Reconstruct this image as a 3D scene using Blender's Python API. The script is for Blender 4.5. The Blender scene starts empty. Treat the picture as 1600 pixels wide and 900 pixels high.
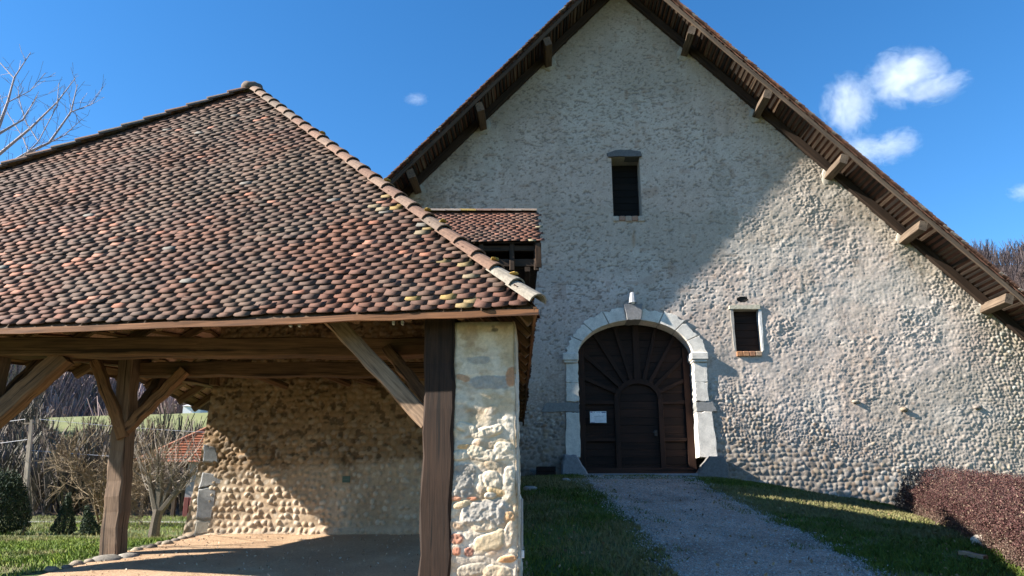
import bpy, math, random
import numpy as np
from mathutils import Vector, Matrix

random.seed(11)
RNG = np.random.default_rng(11)
SC = bpy.context.scene
COL = SC.collection
rad = math.radians

# ------------------------------------------------------------------ camera, light, exposure
F = 1200.0 / 1600.0                       # focal length over picture width
PITCH = math.atan(340 / 1200.0)
cam_d = bpy.data.cameras.new("camera"); cam = bpy.data.objects.new("camera", cam_d); COL.objects.link(cam)
cam_d.sensor_width = 36.0; cam_d.lens = 36.0 * F
cam_d.clip_start = 0.05; cam_d.clip_end = 6000
cam.rotation_euler = (math.pi / 2 + PITCH, 0, 0)
SC.camera = cam

SUN = Vector((0.8510, 0.1252, -0.5100)).normalized()      # direction the light travels
w = bpy.data.worlds.new("World"); SC.world = w; w.use_nodes = True
nt = w.node_tree; nt.nodes.clear()
sky = nt.nodes.new("ShaderNodeTexSky"); sky.sky_type = 'NISHITA'; sky.sun_disc = False
sky.sun_elevation = math.asin(-SUN.z); sky.sun_rotation = math.atan2(-SUN.x, -SUN.y)
sky.altitude = 400; sky.air_density = 1.0; sky.dust_density = 0.1; sky.ozone_density = 4.0
bg = nt.nodes.new("ShaderNodeBackground"); bg.inputs[1].default_value = 0.071
wo = nt.nodes.new("ShaderNodeOutputWorld")
hs_ = nt.nodes.new('ShaderNodeHueSaturation'); hs_.inputs['Saturation'].default_value = 1.24; nt.links.new(sky.outputs[0], hs_.inputs['Color']); nt.links.new(hs_.outputs[0], bg.inputs[0]); nt.links.new(bg.outputs[0], wo.inputs[0])
sun_d = bpy.data.lights.new("sun", 'SUN'); sun_d.energy = 5.0; sun_d.angle = rad(0.53); sun_d.color = (1, 0.95, 0.86)
sun = bpy.data.objects.new("sun", sun_d); COL.objects.link(sun)
sun.rotation_euler = SUN.to_track_quat('-Z', 'Y').to_euler()
SC.view_settings.view_transform = 'Standard'; SC.view_settings.look = 'None'
SC.view_settings.exposure = 1.8; SC.view_settings.gamma = 1.0; SC.view_settings.use_curve_mapping = False

# ------------------------------------------------------------------ helpers
def ray(px, py):                          # direction of a photo pixel (1600 x 900), eye at the origin
    u = (px - 800) / 1200.0; v = (450 - py) / 1200.0
    return np.array([u, math.cos(PITCH) - v * math.sin(PITCH), math.sin(PITCH) + v * math.cos(PITCH)])
def atY(px, py, Y):
    d = ray(px, py); return d * (Y / d[1])

def tag(o, label=None, cat=None, group=None, kind=None):
    if label: o["label"] = label
    if cat: o["category"] = cat
    if group: o["group"] = group
    if kind: o["kind"] = kind
    return o
ORG = {}
def empty(name, loc, rz=0.0):
    o = bpy.data.objects.new(name, None); COL.objects.link(o); o.location = loc; o.rotation_euler = (0, 0, rz)
    o.empty_display_size = 0.2
    ORG[o.name] = np.array(loc, float) if rz == 0.0 else np.zeros(3)   # rotated roots take local coordinates
    return o

def link_mesh(name, me, mat, parent=None):
    o = bpy.data.objects.new(name, me); COL.objects.link(o)
    if mat: me.materials.append(mat)
    if parent is not None:
        o.parent = parent; ORG[o.name] = ORG[parent.name]
    else: ORG[o.name] = np.zeros(3)
    return o

def mesh_np(name, V, faces, mat, parent=None, col=None, grain=None, smooth=False):
    """faces: list of int arrays (n,k) with the same k in each array"""
    V = np.asarray(V, float)
    if parent is not None: V = V - ORG[parent.name]
    me = bpy.data.meshes.new(name)
    me.vertices.add(len(V)); me.vertices.foreach_set("co", V.astype(np.float32).ravel())
    faces = [np.asarray(f, np.int32) for f in faces if len(f)]
    nl = sum(f.size for f in faces); nf = sum(len(f) for f in faces)
    me.loops.add(nl); me.polygons.add(nf)
    me.loops.foreach_set("vertex_index", np.concatenate([f.ravel() for f in faces]).astype(np.int32))
    tot = np.concatenate([np.full(len(f), f.shape[1], np.int32) for f in faces])
    st = np.concatenate([[0], np.cumsum(tot)[:-1]]).astype(np.int32)
    me.polygons.foreach_set("loop_start", st); me.polygons.foreach_set("loop_total", tot)
    if smooth: me.polygons.foreach_set("use_smooth", np.ones(nf, bool))
    me.update(calc_edges=True); me.validate()
    if col is not None:
        a = me.attributes.new("Col", 'FLOAT_COLOR', 'POINT')
        c = np.ones((len(V), 4), np.float32); c[:, :3] = col; a.data.foreach_set("color", c.ravel())
    if grain is not None:
        a = me.attributes.new("grain", 'FLOAT_VECTOR', 'POINT'); a.data.foreach_set("vector", np.asarray(grain, np.float32).ravel())
    return link_mesh(name, me, mat, parent)

class MB:
    """collects shapes; build() makes ONE mesh object"""
    def __init__(s): s.v = []; s.f = []; s.c = []; s.g = []; s.n = 0
    def add(s, V, Fc, col=(1, 1, 1), grain=None):
        V = np.asarray(V, float)
        s.v.append(V); s.f += [tuple(i + s.n for i in f) for f in Fc]
        c = np.asarray(col, float)
        s.c.append(np.tile(c, (len(V), 1)) if c.ndim == 1 else c)
        s.g.append(V if grain is None else np.asarray(grain, float)); s.n += len(V); return s
    def box(s, lo, hi, col=(1, 1, 1), bev=0.0):
        (x0, y0, z0), (x1, y1, z1) = lo, hi
        if bev <= 0:
            V = [(x0, y0, z0), (x1, y0, z0), (x1, y1, z0), (x0, y1, z0), (x0, y0, z1), (x1, y0, z1), (x1, y1, z1), (x0, y1, z1)]
            return s.add(V, [(0, 3, 2, 1), (4, 5, 6, 7), (0, 1, 5, 4), (1, 2, 6, 5), (2, 3, 7, 6), (3, 0, 4, 7)], col)
        b = bev; V = []; 
        rings = [(z0, b), (z0 + b, 0), (z1 - b, 0), (z1, b)]
        for z, i in rings:
            X0, X1, Y0, Y1 = x0 + i, x1 - i, y0 + i, y1 - i
            V += [(X0 + b, Y0, z), (X1 - b, Y0, z), (X1, Y0 + b, z), (X1, Y1 - b, z), (X1 - b, Y1, z), (X0 + b, Y1, z), (X0, Y1 - b, z), (X0, Y0 + b, z)]
        Fc = [tuple(range(7, -1, -1)), tuple(range(24, 32))]
        for k in range(3):
            for i in range(8):
                j = (i + 1) % 8; Fc.append((k * 8 + i, k * 8 + j, k * 8 + 8 + j, k * 8 + 8 + i))
        return s.add(V, Fc, col)
    def beam(s, p0, p1, w, h, up=(0, 0, 1), col=(1, 1, 1), jit=0.006, seg=None, cham=0.14, bow=0.0, w1=None, h1=None):
        p0 = np.array(p0, float); p1 = np.array(p1, float); d = p1 - p0; L = np.linalg.norm(d); d /= L
        up = np.array(up, float); sx = np.cross(d, up); sx /= np.linalg.norm(sx); uz = np.cross(sx, d)
        seg = seg or max(2, int(L / 0.35)); w1 = w1 or w; h1 = h1 or h
        V = []; G = []; o = random.uniform(0, 50)
        for k in range(seg + 1):
            t = k / seg; W = (w + (w1 - w) * t) / 2; H = (h + (h1 - h) * t) / 2; c = cham * min(W, H) * 1.2
            q = p0 + d * L * t + uz * bow * math.sin(math.pi * t)
            jx, jz = random.uniform(-jit, jit), random.uniform(-jit, jit)
            for (a, b) in ((-W + c, -H), (W - c, -H), (W, -H + c), (W, H - c), (W - c, H), (-W + c, H), (-W, H - c), (-W, -H + c)):
                a += jx + random.uniform(-jit, jit) * .5; b += jz + random.uniform(-jit, jit) * .5
                V.append(q + sx * a + uz * b); G.append((a + o, b + o, L * t + o))
        Fc = [tuple(range(7, -1, -1)), tuple(range(seg * 8, seg * 8 + 8))]
        for k in range(seg):
            for i in range(8):
                j = (i + 1) % 8; Fc.append((k * 8 + i, k * 8 + j, k * 8 + 8 + j, k * 8 + 8 + i))
        return s.add(V, Fc, col, G)
    def tube(s, pts, radii, sides=5, col=(1, 1, 1), cap=True):
        pts = [np.array(p, float) for p in pts]; V = []; G = []; o = random.uniform(0, 50); run = 0
        prev = None
        for k, p in enumerate(pts):
            d = pts[min(k + 1, len(pts) - 1)] - pts[max(k - 1, 0)]; d /= (np.linalg.norm(d) + 1e-9)
            a = prev if prev is not None else (np.array([0, 0, 1.]) if abs(d[2]) < .9 else np.array([1., 0, 0]))
            x = a - d * np.dot(a, d); n = np.linalg.norm(x)
            if n < 1e-4: a = np.array([.3, 1, .2]); x = a - d * np.dot(a, d); n = np.linalg.norm(x)
            x /= n; prev = x; y = np.cross(d, x)
            if k: run += np.linalg.norm(p - pts[k - 1])
            for i in range(sides):
                t = 2 * math.pi * i / sides
                V.append(p + (x * math.cos(t) + y * math.sin(t)) * radii[k]); G.append((math.cos(t) * radii[k] + o, math.sin(t) * radii[k] + o, run + o))
        Fc = []
        for k in range(len(pts) - 1):
            for i in range(sides):
                j = (i + 1) % sides; Fc.append((k * sides + i, k * sides + j, k * sides + sides + j, k * sides + sides + i))
        if cap: Fc += [tuple(range(sides - 1, -1, -1)), tuple(range((len(pts) - 1) * sides, len(pts) * sides))]
        return s.add(V, Fc, col, G)
    def quad(s, a, b, c, d, col=(1, 1, 1)): return s.add([a, b, c, d], [(0, 1, 2, 3)], col)
    def poly(s, P, col=(1, 1, 1)): return s.add(P, [tuple(range(len(P)))], col)
    def blob(s, c, r, col=(1, 1, 1), n=7, m=5, rough=.18, seed=None):
        rr = random.Random(seed); V = []; cx, cy, cz = c; rx, ry, rz = r
        ph = [rr.uniform(0, 6.3) for _ in range(6)]
        def k(a, b): return 1 + rough * (math.sin(2 * a + ph[0]) * math.cos(b * 2 + ph[1]) * .5 + math.sin(3 * a + ph[2] + 2 * b) * .3 + math.sin(5 * a + ph[3]) * math.sin(3 * b + ph[4]) * .35)
        V.append((cx, cy, cz - rz))
        for j in range(1, m):
            b = -math.pi / 2 + math.pi * j / m
            for i in range(n):
                a = 2 * math.pi * i / n; q = k(a, b)
                V.append((cx + rx * math.cos(a) * math.cos(b) * q, cy + ry * math.sin(a) * math.cos(b) * q, cz + rz * math.sin(b) * q))
        V.append((cx, cy, cz + rz)); Fc = []
        for i in range(n): Fc.append((0, 1 + (i + 1) % n, 1 + i))
        for j in range(m - 2):
            for i in range(n):
                q = (i + 1) % n; Fc.append((1 + j * n + i, 1 + j * n + q, 1 + (j + 1) * n + q, 1 + (j + 1) * n + i))
        b0 = 1 + (m - 2) * n; T = len(V) - 1
        for i in range(n): Fc.append((b0 + i, b0 + (i + 1) % n, T))
        return s.add(V, Fc, col)
    def build(s, name, mat, parent=None, smooth=False):
        V = np.concatenate(s.v)
        if parent is not None: V = V - ORG[parent.name]
        me = bpy.data.meshes.new(name); me.from_pydata(V.tolist(), [], s.f); me.update()
        if smooth: me.polygons.foreach_set("use_smooth", np.ones(len(me.polygons), bool))
        a = me.attributes.new("Col", 'FLOAT_COLOR', 'POINT'); c = np.ones((len(V), 4), np.float32); c[:, :3] = np.concatenate(s.c); a.data.foreach_set("color", c.ravel())
        a = me.attributes.new("grain", 'FLOAT_VECTOR', 'POINT'); a.data.foreach_set("vector", np.concatenate(s.g).astype(np.float32).ravel())
        return link_mesh(name, me, mat, parent)

# ------------------------------------------------------------------ numpy noise
def hsh(ix, iy, s=0):
    n = (ix.astype(np.int64) * 374761393 + iy.astype(np.int64) * 668265263 + s * 974634777) & 0xffffffff
    n = ((n ^ (n >> 13)) * 1274126177) & 0xffffffff
    n = ((n ^ (n >> 16)) * 2246822519) & 0xffffffff
    return ((n ^ (n >> 15)) & 0xffffff) / float(0xffffff)
def vn(x, y, s=0):
    ix = np.floor(x); iy = np.floor(y); fx = x - ix; fy = y - iy
    fx = fx * fx * (3 - 2 * fx); fy = fy * fy * (3 - 2 * fy)
    a = hsh(ix, iy, s); b = hsh(ix + 1, iy, s); c = hsh(ix, iy + 1, s); d = hsh(ix + 1, iy + 1, s)
    return (a * (1 - fx) + b * fx) * (1 - fy) + (c * (1 - fx) + d * fx) * fy
def fbm(x, y, s=0, o=4):
    r = 0; a = .5; t = 0
    for k in range(o): r = r + a * vn(x * 2 ** k + 13.7 * k, y * 2 ** k + 7.1 * k, s + k); t += a; a *= .5
    return r / t
def sst(a, b, x):
    t = np.clip((x - a) / (b - a), 0, 1); return t * t * (3 - 2 * t)
def cobbles(u, v, sw, sh, seed, fill=1.0, jit=1.0):
    """rows of rounded stones: dome height 0..1 and two random numbers per stone"""
    best = np.zeros_like(u); r1 = np.zeros_like(u); r2 = np.zeros_like(u)
    row = np.floor(v / sh)
    for dr in (-1, 0, 1):
        r = row + dr; off = hsh(r, r * 0, seed) * sw; c0 = np.floor((u + off) / sw)
        for dc in (-1, 0, 1):
            c = c0 + dc; a = hsh(c, r, seed + 1); b = hsh(c, r, seed + 2); e = hsh(c, r, seed + 3); g = hsh(c, r, seed + 4)
            cu = (c + .5 + .35 * jit * (a - .5)) * sw - off; cv = (r + .5 + .3 * jit * (b - .5)) * sh
            rx = sw * (.34 + .24 * e) * fill * (1 + .35 * (jit - 1) * (g - .5)); ry = sh * (.34 + .2 * g) * fill * (1 + .35 * (jit - 1) * (a - .5)); th = (a - .5) * 1.3
            du = (u - cu) * np.cos(th) + (v - cv) * np.sin(th); dv = -(u - cu) * np.sin(th) + (v - cv) * np.cos(th)
            d2 = (np.abs(du / rx)) ** 2.3 + (np.abs(dv / ry)) ** 2.3
            dome = np.sqrt(np.clip(1 - d2, 0, 1)) * (.65 + .5 * b)
            m = dome > best
            best = np.where(m, dome, best); r1 = np.where(m, hsh(c, r, seed + 5), r1); r2 = np.where(m, hsh(c, r, seed + 6), r2)
    return best, r1, r2
def lerp(a, b, t): return a + (b - a) * t
def cmix(A, B, t):
    A = np.asarray(A, float); B = np.asarray(B, float); t = np.asarray(t)[..., None]
    return A * (1 - t) + B * t
def palette(r, cols):
    cols = np.array(cols); i = np.clip((r * len(cols)).astype(int), 0, len(cols) - 1); return cols[i]
def grid_faces(nu, nv, keep=None):
    i = np.arange(nu * nv).reshape(nv, nu)
    q = np.stack([i[:-1, :-1], i[:-1, 1:], i[1:, 1:], i[1:, :-1]], -1)
    return q.reshape(-1, 4) if keep is None else q[keep]

# ------------------------------------------------------------------ materials
def new_mat(name):
    m = bpy.data.materials.new(name); m.use_nodes = True; n = m.node_tree.nodes; l = m.node_tree.links
    b = n["Principled BSDF"]; b.inputs["Roughness"].default_value = .85
    b.inputs["Specular IOR Level"].default_value = .3
    return m, n, l, b
def N(n, t, **k):
    x = n.new(t)
    for a, v in k.items(): setattr(x, a, v)
    return x
def noise(n, l, vec, scale, detail=4, rough=.6, dist=0):
    x = n.new("ShaderNodeTexNoise"); x.inputs["Scale"].default_value = scale; x.inputs["Detail"].default_value = detail
    x.inputs["Roughness"].default_value = rough; x.inputs["Distortion"].default_value = dist
    if vec is not None: l.new(vec, x.inputs["Vector"])
    return x
def ramp(n, l, fac, stops):
    r = n.new("ShaderNodeValToRGB"); l.new(fac, r.inputs[0]); e = r.color_ramp.elements
    while len(e) < len(stops): e.new(.5)
    for k, (p, c) in enumerate(stops):
        e[k].position = p; e[k].color = (*c, 1) if len(c) == 3 else c
    return r
def mixc(n, l, a, b, f, mode='MIX'):
    x = n.new("ShaderNodeMix"); x.data_type = 'RGBA'; x.blend_type = mode
    for s, v in ((6, a), (7, b)):
        if isinstance(v, tuple): x.inputs[s].default_value = (*v, 1)
        else: l.new(v, x.inputs[s])
    if isinstance(f, (int, float)): x.inputs[0].default_value = f
    else: l.new(f, x.inputs[0])
    return x.outputs[2]
def attr(n, name):
    a = n.new("ShaderNodeAttribute"); a.attribute_name = name; return a
def bump(n, l, h, b, strength=.3, dist=.01):
    x = n.new("ShaderNodeBump"); x.inputs["Strength"].default_value = strength; x.inputs["Distance"].default_value = dist
    l.new(h, x.inputs["Height"]); l.new(x.outputs[0], b.inputs["Normal"]); return x
def objc(n): return n.new("ShaderNodeTexCoord").outputs["Object"]

def m_col(name, s1=30, amt=.35, bs=.3, bd=.006, rough=.88, s2=120):
    """colour attribute broken up by two noises: stone, tile, leaf ..."""
    m, n, l, b = new_mat(name); c = attr(n, "Col"); o = objc(n)
    a = noise(n, l, o, s1, 5, .65); d = noise(n, l, o, s2, 3, .6)
    r = ramp(n, l, a.outputs[0], [(.25, (1 - amt,) * 3), (.75, (1 + amt * .6,) * 3)])
    q = mixc(n, l, c.outputs["Color"], r.outputs[0], 1.0, 'MULTIPLY')
    r2 = ramp(n, l, d.outputs[0], [(.3, (1 - amt * .5,) * 3), (.7, (1 + amt * .3,) * 3)])
    q = mixc(n, l, q, r2.outputs[0], 1.0, 'MULTIPLY'); l.new(q, b.inputs["Base Color"])
    ad = N(n, "ShaderNodeMath", operation='ADD'); l.new(a.outputs[0], ad.inputs[0]); l.new(d.outputs[0], ad.inputs[1])
    if bs: bump(n, l, ad.outputs[0], b, bs, bd)
    b.inputs["Roughness"].default_value = rough
    return m
def m_wood(name, dark, light, rough=.8):
    m, n, l, b = new_mat(name); g = attr(n, "grain")
    mp = N(n, "ShaderNodeMapping"); mp.inputs["Scale"].default_value = (38, 38, 1.6); l.new(g.outputs["Vector"], mp.inputs[0])
    a = noise(n, l, mp.outputs[0], 1.0, 6, .65, .6)
    mp2 = N(n, "ShaderNodeMapping"); mp2.inputs["Scale"].default_value = (3, 3, 1.1); l.new(g.outputs["Vector"], mp2.inputs[0])
    d = noise(n, l, mp2.outputs[0], 1.0, 4, .6)
    r = ramp(n, l, a.outputs[0], [(.3, dark), (.52, tuple((x + y) / 2 for x, y in zip(dark, light))), (.75, light)])
    r2 = ramp(n, l, d.outputs[0], [(.3, (.62, .6, .58)), (.7, (1.2, 1.15, 1.1))])
    q = mixc(n, l, r.outputs[0], r2.outputs[0], 1.0, 'MULTIPLY')
    mp3 = N(n, "ShaderNodeMapping"); mp3.inputs["Scale"].default_value = (22, 22, .55); l.new(g.outputs["Vector"], mp3.inputs[0])
    e = noise(n, l, mp3.outputs[0], 1.0, 2, .5)
    r3 = ramp(n, l, e.outputs[0], [(.34, (.25, .23, .21)), (.40, (1, 1, 1))])
    q = mixc(n, l, q, r3.outputs[0], 1.0, 'MULTIPLY')
    c = attr(n, "Col"); q = mixc(n, l, q, c.outputs["Color"], 1.0, 'MULTIPLY'); l.new(q, b.inputs["Base Color"])
    bump(n, l, a.outputs[0], b, .45, .006); b.inputs["Roughness"].default_value = rough
    return m
M_WALL = m_col("rubble_and_render", 22, .22, .35, .006, .95, 95)
M_STONE = m_col("stone", 14, .3, .5, .012, .92, 70)
M_TILE = m_col("clay_tile", 26, .42, .35, .004, .85, 150)
M_WOOD = m_wood("old_oak", (.055, .035, .022), (.20, .135, .085))
M_WOODGREY = m_wood("weathered_oak", (.10, .075, .055), (.34, .27, .20))
M_DARKWOOD = m_wood("dark_door_wood", (.009, .0045, .003), (.036, .016, .0095), .8)
M_LEAF = m_col("foliage", 6, .35, 0, 0, .75, 40)
M_BARK = m_col("bark", 30, .45, .6, .01, .95, 90)
M_PAINT = m_col("white_lime_paint", 5, .30, .5, .010, .9, 45)
M_PLAIN = m_col("plain_coloured", 20, .15, .1, .003, .6, 90)

# ------------------------------------------------------------------ ground
YAW = rad(2.0); EA = np.array([math.cos(YAW), -math.sin(YAW), 0]); NA = np.array([math.sin(YAW), math.cos(YAW), 0]); DG = 20.0
def G(px, py, off=0.0):                   # photo pixel -> (along, height) on the gable wall plane
    d = ray(px, py); p = d * ((DG - off) / d.dot(NA)); return p.dot(EA), p[2]
def GW(a, y, z): return EA * a + NA * (DG + y) + np.array([0, 0, z])

_wb = [G(px, py) for px, py in ((840, 749), (910, 746), (1000, 744), (1090, 746), (1120, 748), (1180, 757), (1250, 768), (1330, 781), (1400, 793), (1500, 806), (1600, 818))]
anch = []
for a, z in _wb:
    for y in (0.0, 1.5):
        p = GW(a, y, z); anch.append((p[0], p[1], z))
anch += [(0, 0, -1.6), (-5, 0, -1.62), (6, 0, -1.7), (-5, -6, -1.7), (6, -6, -1.8), (14, 0, -1.9), (-14, 0, -1.5), (14, -6, -2), (-14, -6, -1.6),
         (0, 7.5, -.93), (-3, 8, -.82), (-4.9, 9.9, -.585), (-4.72, 12, -.45), (-2.4, 12, -.36), (-.2, 12, -.22), (-2.5, 10, -.58), (-4.0, 9, -.68),
         (6.2, 10, -.76), (6.9, 12, -.55), (7.8, 15, -.30), (9.0, 18, -.13), (3.4, 9, -.75), (.7, 9, -.76), (3.6, 13, -.22),
         (-6.2, 9.6, -.72), (-7, 12, -.80), (-7, 8, -.86), (-7, 16, -.80), (-8, 20, -.80), (-6.6, 22, -.80), (-14, 12, -.85), (-14, 18, -.82), (-10, 10, -.82),
         (-5.0, 14, -.62), (-5.0, 18, -.6), (-2, 17, .3), (12, 12, -.9), (14, 16, -.7), (16, 21, -.8), (-16, 22, -.8)]
anch = np.array(anch)
def _U(r2): return np.where(r2 > 1e-9, r2 * np.log(np.maximum(r2, 1e-9)), 0)
_n = len(anch); _K = _U(((anch[:, None, :2] - anch[None, :, :2]) ** 2).sum(-1)) + np.eye(_n) * .05
_P = np.c_[np.ones(_n), anch[:, :2]]
_sol = np.linalg.solve(np.block([[_K, _P], [_P.T, np.zeros((3, 3))]]), np.r_[anch[:, 2], 0, 0, 0])
def ground(x, y):
    x = np.asarray(x, float); y = np.asarray(y, float); sh = x.shape; X = np.clip(x.ravel(), -16, 16); Y = np.clip(y.ravel(), -6, 23)
    z = np.zeros_like(X)
    for k in range(0, len(X), 20000):
        s = slice(k, k + 20000); r2 = (X[s, None] - anch[:, 0]) ** 2 + (Y[s, None] - anch[:, 1]) ** 2
        z[s] = _U(r2) @ _sol[:_n] + _sol[_n] + _sol[_n + 1] * X[s] + _sol[_n + 2] * Y[s]
    d = np.maximum(np.maximum(np.abs(x.ravel()) - 15, np.maximum(-5 - y.ravel(), y.ravel() - 22)), 0)
    z = lerp(z, -.8, sst(0, 9, d))
    z = z + .03 * (fbm(x.ravel() * .9, y.ravel() * .9, 5, 3) - .5)
    return z.reshape(sh)
def gz(x, y): return float(ground(np.array([x]), np.array([y]))[0])
def gpt(px, py, t0=4.0, t1=80.0):         # photo pixel -> point on the ground
    d = ray(px, py); ts = np.linspace(t0, t1, 1500); h = d[2] * ts - ground(d[0] * ts, d[1] * ts)
    k = int(np.argmax(h < 0)); k = k if h[k] < 0 else len(ts) - 1
    return d * ts[k]

def m_ground():
    m, n, l, b = new_mat("lawn_soil"); o = objc(n)
    a = noise(n, l, o, .55, 5, .6); d = noise(n, l, o, 14, 5, .7); e = noise(n, l, o, 90, 3, .7)
    r = ramp(n, l, a.outputs[0], [(.35, (.06, .095, .018)), (.5, (.085, .11, .025)), (.66, (.15, .12, .058))])
    r2 = ramp(n, l, d.outputs[0], [(.3, (.6,) * 3), (.7, (1.25,) * 3)])
    q = mixc(n, l, r.outputs[0], r2.outputs[0], 1, 'MULTIPLY'); r3 = ramp(n, l, e.outputs[0], [(.3, (.6,) * 3), (.7, (1.3,) * 3)])
    q = mixc(n, l, q, r3.outputs[0], 1, 'MULTIPLY'); l.new(q, b.inputs["Base Color"]); bump(n, l, e.outputs[0], b, .6, .03)
    b.inputs["Roughness"].default_value = .95; return m
M_GROUND = m_ground()
def axis(fine, outer):
    return np.unique(np.round(np.concatenate([-np.array(outer[::-1]) if outer[0] > 0 else outer, fine, outer]), 3))
gx = np.concatenate([[-1800, -900, -450, -250, -150, -100, -70, -50, -38, -30, -25, -21], np.arange(-18, 18.01, .3), [21, 25, 30, 38, 50, 70, 100, 150, 250, 450, 900, 1800]])
gy = np.concatenate([[-600, -200, -80, -40, -22, -12, -8], np.arange(-6, 24.01, .3), [26, 28, 31, 35, 40, 46, 54, 64, 80, 100, 130, 180, 260, 400, 700, 1200, 2500]])
XX, YY = np.meshgrid(gx, gy); ZZ = ground(XX, YY)
o = mesh_np("lawn", np.stack([XX, YY, ZZ], -1).reshape(-1, 3), [grid_faces(len(gx), len(gy))], M_GROUND, smooth=True)
tag(o, "mown grass lawn sloping up to the barn and out past the shed", "lawn", kind="structure")

def strip(name, left, right, mat, lift, n=90, m=26, jag=.12, seed=1, colf=None):
    """surface sheet lying on the ground between two edge lines"""
    def res(L):
        L = np.array(L, float); s = np.r_[0, np.cumsum(np.linalg.norm(np.diff(L, axis=0), axis=1))]; t = np.linspace(0, s[-1], n)
        return np.c_[np.interp(t, s, L[:, 0]), np.interp(t, s, L[:, 1])]
    A, B = res(left), res(right); V = []
    t = np.linspace(0, 1, m)[None, :, None]; P = A[:, None] * (1 - t) + B[:, None] * t
    for e, k in ((0, 0), (1, -1)):
        j = jag * (fbm(P[:, k, 0] * 1.6, P[:, k, 1] * 1.6 + 9 * e, seed, 4) - .5) * 2 + jag * .5 * (vn(P[:, k, 0] * 9, P[:, k, 1] * 9, seed + 3) - .5) * 2
        dr = (B - A); dr /= np.linalg.norm(dr, axis=1)[:, None] + 1e-9; P[:, k] += dr * j[:, None]
    X, Y = P[..., 0], P[..., 1]; Z = ground(X, Y) + lift + .008 * (fbm(X * 3, Y * 3, seed, 3) - .5)
    Z[:, 0] -= lift + .03; Z[:, -1] -= lift + .03
    return mesh_np(name, np.stack([X, Y, Z], -1).reshape(-1, 3), [grid_faces(m, n)], mat, smooth=True)

def m_gravel(name, base, dark, light, vs=90):
    m, n, l, b = new_mat(name); o = objc(n)
    v = n.new("ShaderNodeTexVoronoi"); v.inputs["Scale"].default_value = vs; l.new(o, v.inputs["Vector"])
    sp = n.new("ShaderNodeSeparateColor"); l.new(v.outputs["Color"], sp.inputs[0])
    r = ramp(n, l, sp.outputs[0], [(.1, dark), (.5, base), (.92, light)])
    a = noise(n, l, o, .9, 6, .7); r2 = ramp(n, l, a.outputs[0], [(.32, (.52, .50, .46)), (.5, (.95, .94, .92)), (.68, (1.25, 1.22, 1.16))])
    q = mixc(n, l, r.outputs[0], r2.outputs[0], 1, 'MULTIPLY'); l.new(q, b.inputs["Base Color"])
    bump(n, l, v.outputs["Distance"], b, .8, -.012); b.inputs["Roughness"].default_value = .95; return m
M_GRAVEL = m_gravel("gravel", (.43, .28, .225), (.26, .165, .13), (.58, .44, .37))
M_ROAD = m_gravel("pale_road", (.36, .34, .32), (.3, .28, .27), (.42, .4, .38), 40)
def m_dirt():
    m, n, l, b = new_mat("trodden_earth"); o = objc(n)
    a = noise(n, l, o, 1.3, 6, .7); d = noise(n, l, o, 40, 4, .75); v = n.new("ShaderNodeTexVoronoi"); v.inputs["Scale"].default_value = 42; l.new(o, v.inputs["Vector"])
    r = ramp(n, l, a.outputs[0], [(.3, (.33, .205, .12)), (.55, (.42, .275, .165)), (.75, (.50, .36, .235))])
    r2 = ramp(n, l, d.outputs[0], [(.25, (.62,) * 3), (.75, (1.25,) * 3)])
    q = mixc(n, l, r.outputs[0], r2.outputs[0], 1, 'MULTIPLY')
    r3 = ramp(n, l, v.outputs["Distance"], [(.08, (1.35, 1.3, 1.2)), (.2, (1, 1, 1))]); q = mixc(n, l, q, r3.outputs[0], 1, 'MULTIPLY')
    l.new(q, b.inputs["Base Color"]); bump(n, l, d.outputs[0], b, .8, .02); b.inputs["Roughness"].default_value = .95; return m
M_DIRT = m_dirt()
PATH_L = [gpt(px, py)[:2] for px, py in ((912, 750), (925, 765), (965, 795), (1002, 830), (1030, 865), (1052, 900))]; PATH_R = [gpt(px, py)[:2] for px, py in ((1092, 750), (1120, 768), (1185, 800), (1262, 838), (1340, 880), (1372, 900))]
def ext(L, q): d = np.array(L[-1]) - np.array(L[-2]); return [np.array(p) for p in L] + [np.array(L[-1]) + d / np.linalg.norm(d) * q]
PATH_L = ext(PATH_L, 7); PATH_R = ext(PATH_R, 7)
o = strip("gravel_path", PATH_L, PATH_R, M_GRAVEL, .012, 130, 40, .13, 4); tag(o, "grey gravel path running up to the barn door", "path", kind="structure")
FL_L = [(-5.6, 6.6), (-5.2, 8.2), (-4.98, 9.4), (-4.9, 10.6), (-4.78, 12.2)]; FL_R = [(.6, 6.0), (.45, 7.2), (.35, 8.5), (.2, 10.5), (.0, 12.2)]
o = strip("dirt_floor", FL_L, FL_R, M_DIRT, .012, 90, 60, .10, 7); tag(o, "bare trodden earth floor under the open shed", "dirt floor", kind="structure")
o = strip("road", [(-90, 44), (-40, 40.6), (-22, 39.4), (-10, 39.2), (4, 40)], [(-90, 47.5), (-40, 43.4), (-22, 42.0), (-10, 41.8), (4, 42.6)], M_ROAD, .02, 60, 4, .1, 9); tag(o, "pale narrow road crossing the meadow behind the shed", "road", kind="structure")

# ------------------------------------------------------------------ the barn
barn = empty("stone_barn", NA * DG, -YAW)
tag(barn, "large stone barn with steep tiled gable roof and round-arched wooden door", "barn")
RIDGE_A, RIDGE_Z, SLOPE = 2.484, 15.33, 1.07       # roof surface at the verge
A_L, A_R = -7.6, 14.6
def roofz(a): return RIDGE_Z - SLOPE * np.abs(np.asarray(a) - RIDGE_A)
ROOF_T = .52                                       # tile top down to the wall top, measured upright

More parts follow.
